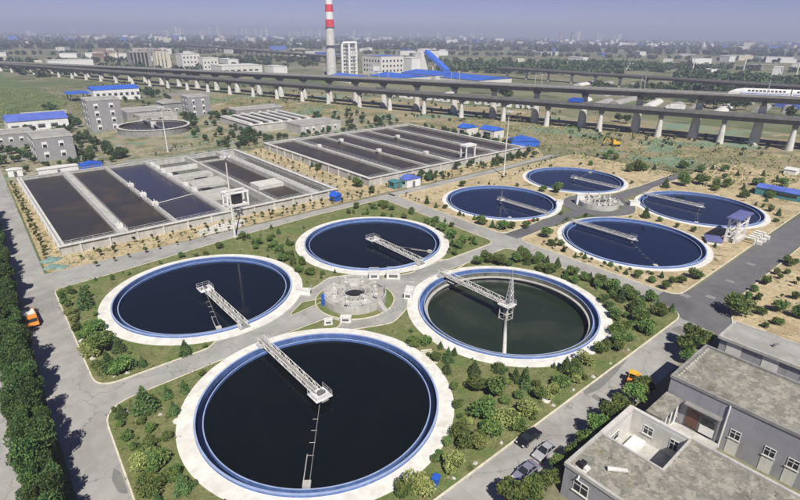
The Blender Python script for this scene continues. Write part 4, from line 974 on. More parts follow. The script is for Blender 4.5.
# white train on the right of the rail viaduct
tn = thing('passenger_train', 'white high-speed train with dark windows on the upper viaduct, right', 'train')
def tp(v, o, z): return PF(v, o + 2.88, z)
ln = 25.6-.35
for k in range(5):
    v1 = 99 - k*25.5; v0 = v1 - 25
    q = MB()
    sec = [(-1.6, .5), (-1.65, 2.0), (-1.3, 3.0), (-.6, 3.35), (.6, 3.35), (1.3, 3.0), (1.65, 2.0), (1.6, .5)]
    st = [(v0, 1.0), (v1, 1.0)] if k else [(v0, 1.0), (v1-6, 1.0), (v1-3, .8), (v1-1, .5), (v1, .25)]
    vs = []; ns = len(sec)
    for v, f in st: vs += [tp(v, o*f**.6, ln + .5*(1-f)*0 + .5 + (z-.5)*f) for o, z in sec]
    fs = [tuple(range(ns)), tuple(reversed(range(len(vs)-ns, len(vs))))]
    for i in range(len(st)-1):
        for jx in range(ns): a = i*ns+jx; b = i*ns+(jx+1) % ns; fs.append((b, a, a+ns, b+ns))
    q.add(vs, fs); c = q.build('train_car', M['white'], tn)
    n = 14 if k else 10
    for w in range(n):
        vv = v0 + 2 + w*1.55
        for s in (-1, 1):
            q = MB(); q.hexa([tp(vv, s*1.66, ln+1.9), tp(vv+1.0, s*1.66, ln+1.9), tp(vv+1.0, s*1.60, ln+1.9), tp(vv, s*1.60, ln+1.9)], [tp(vv, s*1.5, ln+2.75), tp(vv+1.0, s*1.5, ln+2.75), tp(vv+1.0, s*1.4, ln+2.75), tp(vv, s*1.4, ln+2.75)])
            if s < 0: q.build('window', M['glass'], c)
    q = MB(); e0, e1 = v0+.5, (v1-5 if k == 0 else v1-.5)
    q.hexa([tp(e0, -1.67, ln+.9), tp(e1, -1.67, ln+.9), tp(e1, -1.6, ln+.9), tp(e0, -1.6, ln+.9)], [tp(e0, -1.675, ln+1.15), tp(e1, -1.675, ln+1.15), tp(e1, -1.6, ln+1.15), tp(e0, -1.6, ln+1.15)]); q.build('stripe', M['bright_blue'], c)
# lorries and cars on the lower deck
for i, (v, m, L) in enumerate([(118, 'white', 9), (168, 'bright_blue', 8), (246, 'white', 5), (300, 'dark_steel', 5)]):
    x, y = 326.3 - .304*v + 1.2, v
    t = thing('viaduct_truck' if L > 6 else 'viaduct_car', ['white box lorry on the lower viaduct at right', 'blue lorry on the lower viaduct', 'white van on the lower viaduct in the middle', 'dark car on the lower viaduct in the middle'][i], 'truck' if L > 6 else 'car', (x, y, 15.4-.0065*v), math.atan2(1, -.304))
    MB().box(-L/2, L/2-1.8, -1.1, 1.1, .8, 3.0 if L > 6 else 1.7).build('body', M[m], t); MB().box(L/2-1.7, L/2, -1.05, 1.05, .6, 2.3 if L > 6 else 1.4).build('cab', M[m], t); MB().box(L/2+.003, L/2+.03, -.9, .9, 1.0, 1.6).build('windscreen', M['glass'], t)
    for wx in (-L/2+1, L/2-1): 
        for s in (-1, 1): wheel(t, wx, s*.95, .45, .3)

# ------------------------------------------------------------------ heating plant beyond the viaduct
ch = thing('chimney_stack', 'tall pale chimney with red and white bands behind the viaduct', 'chimney', (366, 559, 0))
bands = [(0, 56.5, 'conc_light'), (56.5, 64.5, 'red'), (64.5, 72.5, 'white'), (72.5, 80.5, 'red'), (80.5, 88.5, 'white'), (88.5, 96.5, 'red'), (96.5, 104, 'white')]
for z0, z1, m in bands:
    rr = lambda z: 6.2 - z*.022
    MB().cyl(0, 0, z0+.01, z1, rr(z0), rr(z1), 32, cap=(z1 == 104)).build('shaft' if m == 'conc_light' else 'painted_band', M[m], ch, False)
MB().ring(0, 0, 5.6, 7.4, 35.5, 36.3, 32).build('platform', M['dark_steel'], ch)
MB().ring(0, 0, 4.7, 5.9, 55.8, 56.4, 32).build('platform', M['dark_steel'], ch)
sc_ = thing('scrubber_tower', 'white open tower of looped pipes beside the chimney', 'tower', (384.5, 547, 0), R(-33))
for x in (-8.5, 0, 8.5): MB().cyl(x, 0, 0, 35, 1.5, n=14).build('column', M['white'], sc_)
q = MB(); q.tube((-8.5, 0, 35), (-7, 0, 39), 1.3, 10); q.tube((-7, 0, 39), (9, 0, 39.5), 1.3, 10); q.tube((8.5, 0, 35), (8.5, 0, 40), 1.4, 10); q.tube((0, 0, 34), (0, 0, 39), 1.2, 10); q.build('top_pipe', M['white'], sc_)
q = MB()
for k in range(8):
    z = 3+k*4.2
    q.box(-8, 8.5, 2, 2.5, z, z+.5)
    for x in (-7, 1.5, 6.5): q.box(x, x+2.2, -2, 2, z, z+1.6)
q.build('stair_landings', M['offwhite'], sc_)
q = MB()
for x in (-4.5, 4.5): q.tube((x, 3, 0), (x, 3, 34), .4, 6)
q.build('frame_post', M['steel'], sc_)
block('boiler_hall', 'grey boiler hall with blue roof strip behind the viaduct', 'hall', 432, 470, 545, 585, 22.5, 'offwhite', 'blue_roof', cols_u=[436+k*6 for k in range(6)], cols_v=[550+k*6 for k in range(6)], rows=(4, 10, 16), win='glass', ww=2.6, wh=2.4, group='heating plant halls')
block('turbine_hall', 'plain white hall right of the boiler hall', 'hall', 484, 514, 545, 575, 19.5, 'white', 'offwhite', cols_v=(), rows=(), group='heating plant halls')
ctw = thing('transfer_tower', 'white tower at the top of the sloping blue conveyor', 'tower', (506, 549, 0))
MB().box(-7, 6, -6, 6, 0, 27).build('wall', M['offwhite'], ctw); MB().box(-3, 7, -7, 5, 27.003, 31).build('head_house', M['white'], ctw); MB().box(-1.5, 5, -7.08, -7.003, 28, 30).build('blue_panel', M['blue_roof'], ctw)
cv = thing('conveyor_gallery', 'steep bright blue conveyor gallery running down from the white tower', 'conveyor')
q = MB(); a0, a1 = Vector((508, 541, 27)), Vector((520, 512, 4)); w = 4.0
wv = Vector((1, .0, 0))*w
q.hexa([a0-wv-Vector((0,0,2)), a0+wv-Vector((0,0,2)), a1+wv-Vector((0,0,2)), a1-wv-Vector((0,0,2))], [a0-wv+Vector((0,0,2.5)), a0+wv+Vector((0,0,2.5)), a1+wv+Vector((0,0,2.5)), a1-wv+Vector((0,0,2.5))]); q.build('gallery', M['blue_roof'], cv)
for f in (.3, .65):
    p = a0.lerp(a1, f); MB().box(p.x-.6, p.x+.6, p.y-.6, p.y+.6, 0, p.z-2.2).build('trestle', M['offwhite'], cv)
BL = [('wide blue-roofed store left of the conveyor, nearest the viaduct', 372, 420, 440, 490, 6.0), ('blue-roofed store below the conveyor', 424, 474, 436, 496, 7.0), ('long low blue-roofed store right of the conveyor', 424, 478, 372, 430, 6.0), ('blue-roofed lean-to by the chimney foot', 335, 366, 478, 520, 5.0)]
for lab, u0, u1, v0, v1, h in BL: block('coal_store', lab, 'store', u0, u1, v0, v1, h, 'offwhite', 'blue_roof', pitched='v', ridge=3.0, group='blue-roofed coal stores')
block('control_house', 'small white cube building left of the boiler hall', 'building', 402, 412, 522, 532, 13.5, 'white', 'offwhite', cols_v=(525, 529), rows=(3, 8), win='dark_steel', ww=1.6, wh=1.8)
block('ash_silo_building', 'small white block right of the white cube building', 'building', 398, 404, 508, 516, 8.0, 'white', 'offwhite')
# white parked lorries and cabins seen between the two decks
rw = random.Random(3)
for k in range(15):
    v = 350 - k*8.3; u = 352 - .29*v + 40 + rw.uniform(-3, 3)
    t = thing('site_cabin', 'white cabin in the row glimpsed between the viaduct decks', 'cabin', (u, v, 0), R(17)+rw.uniform(-.1, .1), 'white cabins between the viaduct decks')
    L, h = rw.uniform(4, 6.5), rw.uniform(2.6, 4.6)
    MB().box(-1.6, 1.6, -L/2, L/2, .2, h).build('wall', M['white'], t); MB().box(-1.75, 1.75, -L/2-.15, L/2+.15, h+.003, h+.2).build('roof', M['offwhite'], t)
    MB().box(-1.64, -1.603, -L*.3, L*.1, h*.45, h*.75).build('window', M['glass'], t)

# ------------------------------------------------------------------ buildings on the plain
block('slab_tower', 'dark striped slab block with brown bands beyond the left viaduct', 'building', 212, 240, 840, 856, 22.5, 'conc_dark', 'roof_grey', cols_u=[214+k*5 for k in range(5)], rows=(1.0,), win='black', ww=2.6, wh=20)
block('slab_tower', 'cream striped slab block beside the dark striped one', 'building', 243, 263, 826, 842, 22.5, 'kerb', 'roof_grey', cols_u=[246+k*5 for k in range(3)], rows=(1.0,), win='conc_dark', ww=1.6, wh=20)
block('silver_works', 'tall silver-white industrial block left of centre horizon', 'works', 262, 287, 775, 800, 20.5, 'offwhite', 'offwhite', cols_u=[265+k*5 for k in range(5)], rows=(3, 9, 15), win='grey_wall', ww=2.5, wh=2.5)
block('silver_works', 'lower silver-white industrial block beside the tall one', 'works', 282, 304, 752, 770, 16, 'offwhite', 'offwhite', cols_u=[285+k*5 for k in range(4)], rows=(3, 9), win='grey_wall', ww=2.5, wh=2.5)
block('white_warehouse', 'long low white warehouse behind the viaduct at left', 'warehouse', 268, 322, 655, 690, 10.5, 'offwhite', 'offwhite', cols_u=[274+k*8 for k in range(6)], rows=(4,), win='dark_steel', ww=5, wh=2)
block('white_warehouse', 'small white warehouse right of the long low one', 'warehouse', 330, 350, 640, 665, 9, 'white', 'offwhite')
rb = random.Random(5)
for k in range(16):
    a = R(-26.5 + rb.uniform(-2.6, 2.6)); dd = rb.uniform(1150, 1420); u, v = dd*math.sin(R(40.6)+a), dd*math.cos(R(40.6)+a)
    t = thing('brick_house', 'small red brick village house beyond the left viaduct', 'house', (u, v, 0), rb.uniform(0, 1.5), 'red brick village houses')
    w, d_, h = rb.uniform(9, 16), rb.uniform(8, 11), rb.uniform(6, 10)
    MB().box(-w/2, w/2, -d_/2, d_/2, 0, h).build('wall', M['brick'] if k % 4 else M['kerb'], t)
    q = MB(); q.add([(-w/2-.4, -d_/2-.4, h+.003), (w/2+.4, -d_/2-.4, h+.003), (w/2+.4, d_/2+.4, h+.003), (-w/2-.4, d_/2+.4, h+.003), (-w/2, 0, h+2.4), (w/2, 0, h+2.4)], [(0, 1, 5, 4), (2, 3, 4, 5), (0, 4, 3), (1, 2, 5), (3, 2, 1, 0)]); q.build('roof', M['brick'] if k % 3 else M['roof_grey'], t)
def polar(deg, dist): return dist*math.sin(R(40.6+deg)), dist*math.cos(R(40.6+deg))
# scattered distant low buildings
rb = random.Random(11)
for k in range(270):
    deg = rb.uniform(-39, 39); dd = rb.choice([rb.uniform(900, 1700), rb.uniform(1600, 3600), rb.uniform(2600, 4800), rb.uniform(3000, 5200)])
    u, v = polar(deg, dd)
    if dd < 1100 and abs(deg) < 12: continue
    w, d_, h = rb.uniform(12, 60), rb.uniform(10, 22), rb.uniform(5, 11) if dd < 2600 else rb.uniform(9, 24)
    o = MB().box(-w/2, w/2, -d_/2, d_/2, 0, h).box(-w/2-.3, w/2+.3, -d_/2-.3, d_/2+.3, h+.003, h+.5).build('distant_building', M[rb.choice(['white', 'white', 'offwhite', 'grey_wall', 'blue_roof_pale', 'kerb'])])
    o.location = (u, v, 0); o.rotation_euler.z = rb.uniform(0, 3.1); tag(o, 'small low building scattered on the hazy plain', 'building', 'low buildings scattered on the plain')
for k in range(22):                                  # rows of white villas on the right
    u, v = polar(19 + (k % 11)*.62 + (4 if k > 10 else 0), 2850 + (k//11)*260)
    t = thing('white_villa', 'white villa in the bright row on the plain at right', 'house', (u, v, 0), R(40), 'white villa rows on the plain')
    MB().box(-9, 9, -7, 7, 0, 10).build('wall', M['white'], t); MB().add([(-10, -8, 10.01), (10, -8, 10.01), (10, 8, 10.01), (-10, 8, 10.01), (0, 0, 16)], [(0, 1, 4), (1, 2, 4), (2, 3, 4), (3, 0, 4)]).build('roof', M['offwhite'], t)
# city skyline
rb = random.Random(23)
SK = []
for deg0, deg1, n, h0, h1, d0, d1 in [(-37, -30, 9, 25, 60, 5200, 7600), (-23.5, -18, 18, 60, 130, 5600, 8200), (-17, -13, 15, 60, 140, 5600, 8200), (-12, -7, 20, 50, 130, 5800, 8400), (-6, -2.5, 11, 35, 100, 5800, 8400), (-1, 4, 6, 35, 90, 5000, 7400), (4, 9, 10, 30, 70, 4600, 7000), (15.8, 17.6, 3, 85, 100, 3900, 4300), (18.5, 23, 8, 45, 95, 5200, 7600), (27, 38, 7, 30, 65, 5500, 8000)]:
    for k in range(n): SK.append((rb.uniform(deg0, deg1), rb.uniform(d0, d1), rb.uniform(h0, h1)*.72))
for deg, dd, h in SK:
    u, v = polar(deg, dd); w = rb.uniform(14, 26); t = MB().box(-w/2, w/2, -8, 8, 0, h).box(-w/4, w/4, -5, 5, h+.01, h+rb.uniform(3, 7))
    o = t.build('tower_block', M[rb.choice(['offwhite', 'conc_light', 'conc_light', 'grey_wall', 'grey_wall'])]); o.location = (u, v, 0); o.rotation_euler.z = R(-40.6-deg) + rb.uniform(-.5, .5)
    tag(o, 'hazy high-rise block in the skyline on the horizon', 'high-rise', 'hazy high-rise skyline')
def billboard(label, deg, dd, w, h, zc, m):
    u, v = polar(deg, dd); t = thing('billboard', label, 'billboard', (u, v, 0), R(-40.6-deg), 'roadside billboards on the plain')
    MB().box(-w/2, w/2, -.4, .4, zc-h/2, zc+h/2).build('panel', M[m], t); MB().cyl(0, 0, 0, zc-h/2-.01, .8, n=10).build('post', M['offwhite'], t)
billboard('pale yellow billboard on a post above the trees at right', 32.1, 900, 15, 5, 24, 'kerb')
billboard('white billboard on a tall post right of centre', 28.1, 880, 10, 5, 24, 'grey_wall')
billboard('grey billboard at the far right above the trees', 36.0, 930, 16, 5, 25, 'grey_wall')
# plastic greenhouse strips on the right plain
rb = random.Random(31)
for k in range(26):
    deg = 19 + (k % 9)*2.1 + rb.uniform(-.6, .6); dd = 470 + (k//9)*75 + rb.uniform(-20, 20); u, v = polar(deg, dd)
    L = rb.uniform(38, 60); q = MB(); n = 8
    vs = [(x, 4.2*math.cos(math.pi*i/n), 2.6*math.sin(math.pi*i/n)) for x in (-L/2, L/2) for i in range(n+1)]
    q.add(vs, [(i, i+1, n+2+i, n+1+i) for i in range(n)] + [tuple(range(n+1)), tuple(reversed(range(n+1, 2*n+2)))])
    o = q.build('plastic_greenhouse', M['roof_grey'] if k % 3 else M['offwhite']); o.location = (u, v, 0); o.rotation_euler.z = R(12) + rb.uniform(-.06, .06)
    tag(o, 'long low grey plastic greenhouse beyond the viaduct at right', 'greenhouse', 'plastic greenhouses beyond the viaduct')
block('blue_warehouse', 'blue-walled warehouse among trees at the far right', 'warehouse', *(polar(36.5, 520)[0]-12, polar(36.5, 520)[0]+12, polar(36.5, 520)[1]-10, polar(36.5, 520)[1]+10), 5.5, 'blue_roof_pale', 'roof_grey', cols_u=(), rows=())

# ------------------------------------------------------------------ haze
hz = MB().box(-5490, 11490, -5490, 11490, -1.0, 125).build('haze', None) if False else None
hm = bpy.data.materials.new('haze_mat'); hm.use_nodes = True; nt = hm.node_tree
for n in list(nt.nodes):
    if n.type == 'BSDF_PRINCIPLED': nt.nodes.remove(n)
pv = nt.nodes.new('ShaderNodeVolumePrincipled'); pv.inputs['Color'].default_value = (.64, .70, .92, 1); pv.inputs['Density'].default_value = .00033; pv.inputs['Anisotropy'].default_value = 0
outn = [n for n in nt.nodes if n.type == 'OUTPUT_MATERIAL'][0]
nt.links.new(pv.outputs[0], outn.inputs['Volume'])
hz = MB().box(-5600, 11600, -5600, 11600, -1.0, 125).build('haze', hm)
hz['kind'] = 'stuff'; tag(hz, 'thin bluish haze hanging over the whole plain', 'haze')

# ------------------------------------------------------------------ vegetation
def leafquad(mb, p, s, rg, up=.35):
    n = Vector((rg.gauss(0, 1), rg.gauss(0, 1), rg.gauss(0, 1) + up)).normalized()
    x = n.orthogonal().normalized(); a = rg.uniform(0, 6.28); y = n.cross(x)
    x, y = x*math.cos(a)+y*math.sin(a), y*math.cos(a)-x*math.sin(a)
    w, h = s*rg.uniform(.7, 1.25), s*rg.uniform(.45, .8)
    p = Vector(p)
    mb.add([p-x*w, p-y*h, p+x*w, p+y*h], [(0, 1, 2, 3)])
def crown_blob(seed, lobes, n, s, spread, rz0, rz1, zc):
    rg = random.Random(seed); mb = MB(); L = []
    for k in range(lobes):
        a = rg.uniform(0, 6.28); r = spread*math.sqrt(rg.random()); z = zc + rg.uniform(-1, 1)*rz0
        L.append((r*math.cos(a), r*math.sin(a), z, rg.uniform(.7, 1.2)*rz1))
    for k in range(n):
        x, y, z, r = rg.choice(L); d = Vector((rg.gauss(0, 1), rg.gauss(0, 1), rg.gauss(0, 1))).normalized()*r*(rg.random()**.33)
        leafquad(mb, (x+d.x, y+d.y, max(.03, z+d.z*.85)), s, rg)
    return mb
def crown_cone(seed, n, s, rb, z0, z1, tiers=7):
    rg = random.Random(seed); mb = MB(); off = [rg.uniform(.75, 1.2) for _ in range(24)]
    for k in range(n):
        f = rg.random()**.8 if rg.random() < .7 else rg.random(); f = 1 - math.sqrt(rg.random())*1.0
        z = z0 + (z1-z0)*f; a = rg.uniform(0, 6.28)
        tier = .78 + .3*abs(((f*tiers) % 1) - .5)*2
        r = rb*(1-f*.94)*tier*off[int(a/6.28*23.9)]*(.35 + .65*rg.random()**.5)
        leafquad(mb, (r*math.cos(a), r*math.sin(a), z), s*(1.15-f*.5), rg, .6)
    return mb
def trunk(h, r, seed, limbs=3, spread=.25):
    rg = random.Random(seed); mb = MB(); p = Vector((0, 0, 0))
    for k in range(3):
        q = p + Vector((rg.uniform(-.02, .02), rg.uniform(-.02, .02), h/3)); mb.tube(p, q, r*(1-k*.28), 6, r*(1-(k+1)*.28)); p = q
    for k in range(limbs):
        a = rg.uniform(0, 6.28); z = h*rg.uniform(.4, .8); mb.tube((0, 0, z), (spread*math.cos(a), spread*math.sin(a), z+spread*rg.uniform(.6, 1.2)), r*.45, 5, r*.15)
    return mb
# mesh libraries, unit height about 1 (scaled per plant)
LIB = {}
def lib(key, crowns, trunks, lm):
    LIB[key] = [(c.mesh(key+'_crown', M[lm]), t.mesh(key+'_trunk', M['trunk'])) for c, t in zip(crowns, trunks)]
lib('row', [crown_blob(100+k, 15, 4600, .025, .17, .30, .15, .60) for k in range(5)], [trunk(.7, .022, 200+k, 5, .16) for k in range(5)], 'leaf_row')
lib('bush', [crown_blob(300+k, 10, 1900, .052, .26, .22, .26, .52) for k in range(6)], [trunk(.5, .035, 400+k, 4, .22) for k in range(6)], 'leaf_bush')
lib('yellow', [crown_blob(500+k, 9, 1700, .050, .26, .20, .25, .50) for k in range(4)], [trunk(.5, .035, 600+k, 4, .22) for k in range(4)], 'leaf_yellow')
lib('conifer', [crown_cone(700+k, 1700, .043, .34, .06, 1.0) for k in range(6)], [trunk(.85, .03, 800+k, 2, .1) for k in range(6)], 'leaf_conifer')
lib('tree', [crown_blob(900+k, 12, 2800, .040, .27, .17, .20, .66) for k in range(4)], [trunk(.6, .035, 950+k, 5, .24) for k in range(4)], 'leaf_bush')
lib('sapling', [crown_blob(1000+k, 5, 190, .085, .16, .16, .16, .68) for k in range(5)], [trunk(.75, .028, 1100+k, 3, .15) for k in range(5)], 'leaf_sapling')
lib('fartree', [crown_blob(1200+k, 9, 620, .070, .26, .2, .24, .58) for k in range(6)], [trunk(.5, .035, 1300+k, 3, .2) for k in range(6)], 'leaf_far')
def plant(key, name, label, cat, group, u, v, h, wide=1.0, z=.1):
    c, t = rnd.choice(LIB[key])
    o = thing(name, label, cat, (u, v, z), rnd.uniform(0, 6.28), group, (h*wide, h*wide, h))
    link('trunk', t, o); link('crown', c, o); return o
def clear(u, v, pad=.5):
    for _, cx, cy, *r in TANKS:
        dx, dy = u-cx, v-cy; d = math.hypot(dx, dy); lim = RO+2.4+pad
        if d < lim:
            f = lim/max(d, .1); u, v = cx+dx*f, cy+dy*f
    return u, v

# tall row between the two left roads
row = []
v = 44.0; k = 0
while v < 186:
    for s in (0, 1):
        row.append((-2.2 + (v-52)*.029 + (-.85 if s else .85) - .7 + rnd.uniform(-.3, .3), v + (1.2 if s else 0) + rnd.uniform(-.4, .4), rnd.uniform(5.2, 8.2)))
    v += 2.5
row.sort(key=lambda r: r[1])
for k, (u, v, h) in enumerate(row):
    plant('row', 'avenue_tree', f'tall tree in the avenue beside the left road, {ordinal(k)} from the bottom', 'tree', 'avenue trees beside the left road', u, v, h, rnd.uniform(.62, .9), .05)

C, B, Y = 'conifer', 'bush', 'yellow'
SPOTS = {
'west_b':[(C,10.8,108.3,5.7),(Y,6.1,107.1,1.8),(Y,7.0,103.5,1.9),(B,7.2,96.3,1.9),(Y,7.3,89.1,2.8),(B,10.1,97.3,3.0),(B,10.0,89.2,4.0),(C,9.2,82.5,4.9),(B,10.7,81.3,3.4),(C,13.7,80.5,2.7),(C,16.4,78.2,4.7),(C,20.3,79.5,3.6),(B,7.1,99.4,1.9),(B,7.8,115.1,1.8),(C,11.9,87.6,3.6),(B,7.7,83.7,1.9),(B,6.7,112.7,1.6),(Y,7.2,93.0,1.6),(Y,6.6,82.6,1.5),(B,23.6,79.5,1.0),(B,11.0,76.7,1.1)],
'west_a':[(C,10.9,69.0,5.3),(C,14.2,69.7,3.1),(C,14.1,65.5,2.7),(C,17.0,69.2,2.9),(C,7.8,69.6,2.9),(B,10.1,64.1,1.7),(B,7.0,64.5,1.5),(Y,6.3,57.7,3.0),(B,9.1,57.1,3.3),(B,6.8,53.4,2.9),(C,10.0,51.1,3.5),(B,9.7,53.7,2.3),(B,7.5,62.2,1.3),(B,9.2,61.5,1.7),(B,6.8,67.8,1.4),(B,21.2,70.5,1.0),(B,9.5,66.4,1.4),(B,11.4,61.1,1.3)],
'south':[(B,51.1,41.2,2.8),(B,52.6,38.7,4.1),(B,47.4,36.7,3.6),(B,41.3,34.0,2.7),(Y,42.5,33.3,2.5),(B,46.0,33.9,2.7),(Y,48.4,33.5,3.2),(Y,37.1,32.9,3.3),(Y,31.7,33.0,3.2),(B,30.2,33.9,2.5),(Y,53.0,33.2,2.9),(B,54.5,36.0,1.8),(C,58.2,37.9,3.0),(Y,58.6,33.2,2.7),(B,57.1,33.8,2.2),(B,62.2,33.6,2.6),(B,46.2,40.5,1.8),(B,42.1,36.2,2.3),(C,49.7,47.9,2.7),(C,53.3,49.5,3.6),(C,54.3,44.5,3.1),(C,57.3,42.3,2.3),(C,57.7,38.9,3.4),(C,57.9,37.1,4.2),(B,51.6,56.7,2.1),(B,54.0,55.6,1.7),(B,48.5,44.0,1.3),(B,43.4,36.9,1.6),(C,66.2,35.3,3.5),(Y,70.6,34.5,2.8),(B,75.3,35.2,2.4),(B,52.3,36.6,1.5),(B,59.1,35.9,1.5),(B,66.0,33.4,2.3),(Y,45.0,36.9,1.4),(B,51.8,50.8,1.8)],
'east_d':[(C,95.9,41.6,3.7),(C,93.7,38.1,4.0),(C,97.2,37.8,3.7),(C,100.9,37.5,3.3),(C,98.7,45.2,3.3),(C,90.7,35.6,3.7),(C,93.7,35.1,3.1),(B,82.8,37.4,2.8),(B,80.0,33.7,2.9),(C,98.4,35.3,3.2),(C,98.7,41.6,3.3),(B,86.3,35.5,2.6),(B,88.2,39.6,2.2),(B,87.6,33.1,2.1),(B,83.0,32.9,1.9)],
'north_d':[(C,89.5,72.1,3.7),(B,90.6,69.0,3.1),(C,95.1,67.5,3.7),(C,96.1,65.3,3.4),(B,99.8,64.5,3.1),(B,96.1,58.8,3.0),(C,100.7,60.0,3.4),(C,96.5,55.1,3.2),(B,101.5,54.4,2.8),(C,99.5,50.7,3.2),(C,99.4,48.2,3.2),(B,95.7,52.5,2.2),(B,90.5,66.2,2.0),(B,86.9,72.7,2.6),(C,100.3,62.6,3.1)],
'east_c':[(B,90.6,82.4,2.8),(B,94.0,88.6,2.9),(B,96.1,94.6,2.7),(B,89.5,78.3,2.4),(C,89.6,85.8,2.5),(B,86.5,79.9,2.2),(B,94.4,84.6,2.2),(B,93.3,79.4,2.2)],
'between_bc':[(B,51.8,103.6,2.3),(B,54.3,104.6,2.1),(C,54.0,108.0,2.4),(B,54.0,98.8,2.3),(B,53.0,93.3,2.2),(B,51.4,96.7,2.0),(B,54.4,112.6,1.9),(C,58.0,112.3,2.5),(B,55.2,91.5,1.2)],
'e_apron':[(C,108.8,90.7,3.6),(C,109.2,87.2,3.3),(C,110.3,84.2,3.3),(C,113.0,83.1,2.7),(C,116.7,81.1,2.4),(C,133.7,121.5,2.6),(C,140.7,114.3,1.8),(C,147.7,108.7,1.8),(C,150.6,100.0,2.9),(C,155.3,96.3,4.7),(C,109.9,115.1,3.7),(C,109.3,110.3,2.6),(C,102.3,99.2,1.8)],
'h_apron':[(C,114.6,72.8,3.5),(C,110.8,68.6,2.5),(C,109.8,64.3,2.5),(C,108.8,60.3,2.1),(B,109.7,44.9,2.3),(B,109.9,41.6,1.9),(C,108.7,38.1,2.4),(B,114.8,37.5,2.2),(C,119.6,36.2,3.0),(C,114.0,41.4,2.3),(C,112.9,38.5,1.9)],
'g_apron':[(C,190.6,47.8,2.0),(C,191.9,44.1,1.7),(C,188.9,41.3,2.6),(C,186.4,38.4,3.5),(C,152.1,59.1,1.9),(C,150.6,53.8,1.8),(C,151.0,49.3,1.8),(C,143.0,41.6,2.0),(C,152.1,63.6,5.1),(C,178.6,38.9,1.6),(C,162.6,36.9,1.8)],
'behind_fg':[(C,218.4,109.3,3.5),(B,216.7,113.1,3.1),(C,202.6,94.7,4.1),(C,205.9,92.2,5.7),(C,214.0,89.9,3.3),(C,190.4,74.8,5.2),(C,198.4,71.8,6.0),(C,211.5,72.1,3.5),(C,205.5,68.0,4.9),(C,204.6,63.5,4.5),(C,233.6,70.4,3.7),(C,230.6,64.6,3.2),(C,238.9,58.1,3.2),(C,211.7,61.3,3.4),(C,210.1,55.8,3.3),(C,220.3,54.5,4.5),(C,232.5,51.8,3.5),(C,233.2,74.8,3.3),(B,207.9,46.7,3.5),(B,212.0,42.0,2.8)],
'se_sand':[(B,112.5,21.1,2.5),(B,116.7,19.2,3.4),(C,110.7,17.7,2.2),(B,116.5,16.3,3.8),(B,107.5,18.9,1.3),(B,125.6,18.4,2.1),(C,108.2,24.2,4.9),(C,117.7,24.9,2.3),(C,129.9,25.2,2.2),(C,122.8,25.4,1.9),(C,136.4,25.2,2.0),(C,145.9,25.4,2.4)],
'b2_side':[(C,110.3,198.6,3.5),(C,108.2,188.4,3.4),(C,106.9,180.5,2.9),(C,106.1,174.8,3.2),(C,104.2,145.0,4.0),(C,103.3,136.2,3.2),(B,108.1,169.1,2.4),(B,108.4,161.1,2.3),(B,107.4,154.5,2.3)],
}
WHERE = {'west_b': 'lawn beside the left tank', 'west_a': 'lawn left of the near tank', 'south': 'lawn right of the near tank',
 'east_d': 'lawn right of the green tank', 'north_d': 'bank behind the green tank', 'east_c': 'grass near the road junction', 'between_bc': 'grass behind the front tanks',
 'e_apron': 'sand near the left far tank', 'h_apron': 'sand near the front far tank', 'g_apron': 'sand near the far-right tank', 'behind_fg': 'ground behind the far tanks',
 'se_sand': 'sandy lot at right', 'b2_side': 'strip between the basins'}
NM = {C: ('conifer', 'small dark conifer', 'conifer'), B: ('round_shrub', 'rounded green shrub', 'shrub'), Y: ('yellow_shrub', 'yellowish-green shrub', 'shrub')}
extra = random.Random(77)
def infill(key, n, box, kinds, h0, h1):
    for _ in range(n): SPOTS[key].append((extra.choice(kinds), extra.uniform(box[0], box[1]), extra.uniform(box[2], box[3]), extra.uniform(h0, h1)))
infill('west_b', 10, (7.6, 14, 82, 118), (B, B, C, Y), .9, 2.0)
infill('west_a', 10, (6.6, 13, 40, 72), (B, B, C), .9, 2.0)
infill('south', 14, (40, 95, 31.8, 36), (B, B, Y, C), 1.0, 2.4)
infill('south', 8, (46, 60, 36, 56), (B, C), .9, 2.0)
infill('east_d', 12, (88, 100.5, 32, 48), (C, B, C), 1.6, 3.4)
infill('north_d', 12, (95.5, 101, 46, 73), (C, B), 1.6, 3.2)
infill('east_c', 14, (88, 101, 81, 126), (B, B, C), 1.2, 2.6)
infill('between_bc', 16, (50, 58, 90, 124), (B, B, C), 1.0, 2.2)
infill('between_bc', 12, (56, 100, 119, 126), (B, B, C), 1.0, 2.4)
infill('west_b', 10, (14, 50, 117, 121.5), (B, B, C), .8, 1.8)
infill('h_apron', 6, (108.5, 114, 36, 74), (C, B), 1.0, 2.4)
infill('west_b', 16, (8, 13, 81, 120), (B, B, C, Y), .5, 1.2)
infill('west_a', 16, (7.2, 14, 38, 72), (B, C, C, Y), .5, 1.3)
infill('south', 34, (34, 96, 31.6, 44), (B, C, Y, B), .5, 1.5)
infill('south', 12, (47, 60, 38, 62), (B, C), .5, 1.2)
infill('north_d', 14, (92, 101, 40, 74), (B, C), .8, 2.2)
infill('east_c', 20, (84, 101, 80, 127), (B, C), .6, 1.8)
infill('between_bc', 26, (49, 60, 90, 125), (B, C), .6, 1.6)
infill('h_apron', 14, (108.4, 150, 36, 76), (B, C), .6, 1.4)
infill('e_apron', 16, (108.4, 200, 83, 126), (B, C), .6, 1.6)
infill('behind_fg', 14, (198, 232, 40, 125), (C, B), 2.0, 4.2)
infill('e_apron', 6, (108.4, 114, 84, 126), (C,), 1.2, 2.6)
infill('se_sand', 8, (108, 150, 23.4, 25.6), (C, B), 1.5, 2.6)
inside = lambda pl: (lambda u, v: sum(((a[1] > v) != (b[1] > v)) and (u < (b[0]-a[0])*(v-a[1])/(b[1]-a[1]+1e-9)+a[0]) for a, b in zip(pl, pl[1:]+pl[:1])) % 2 == 0)
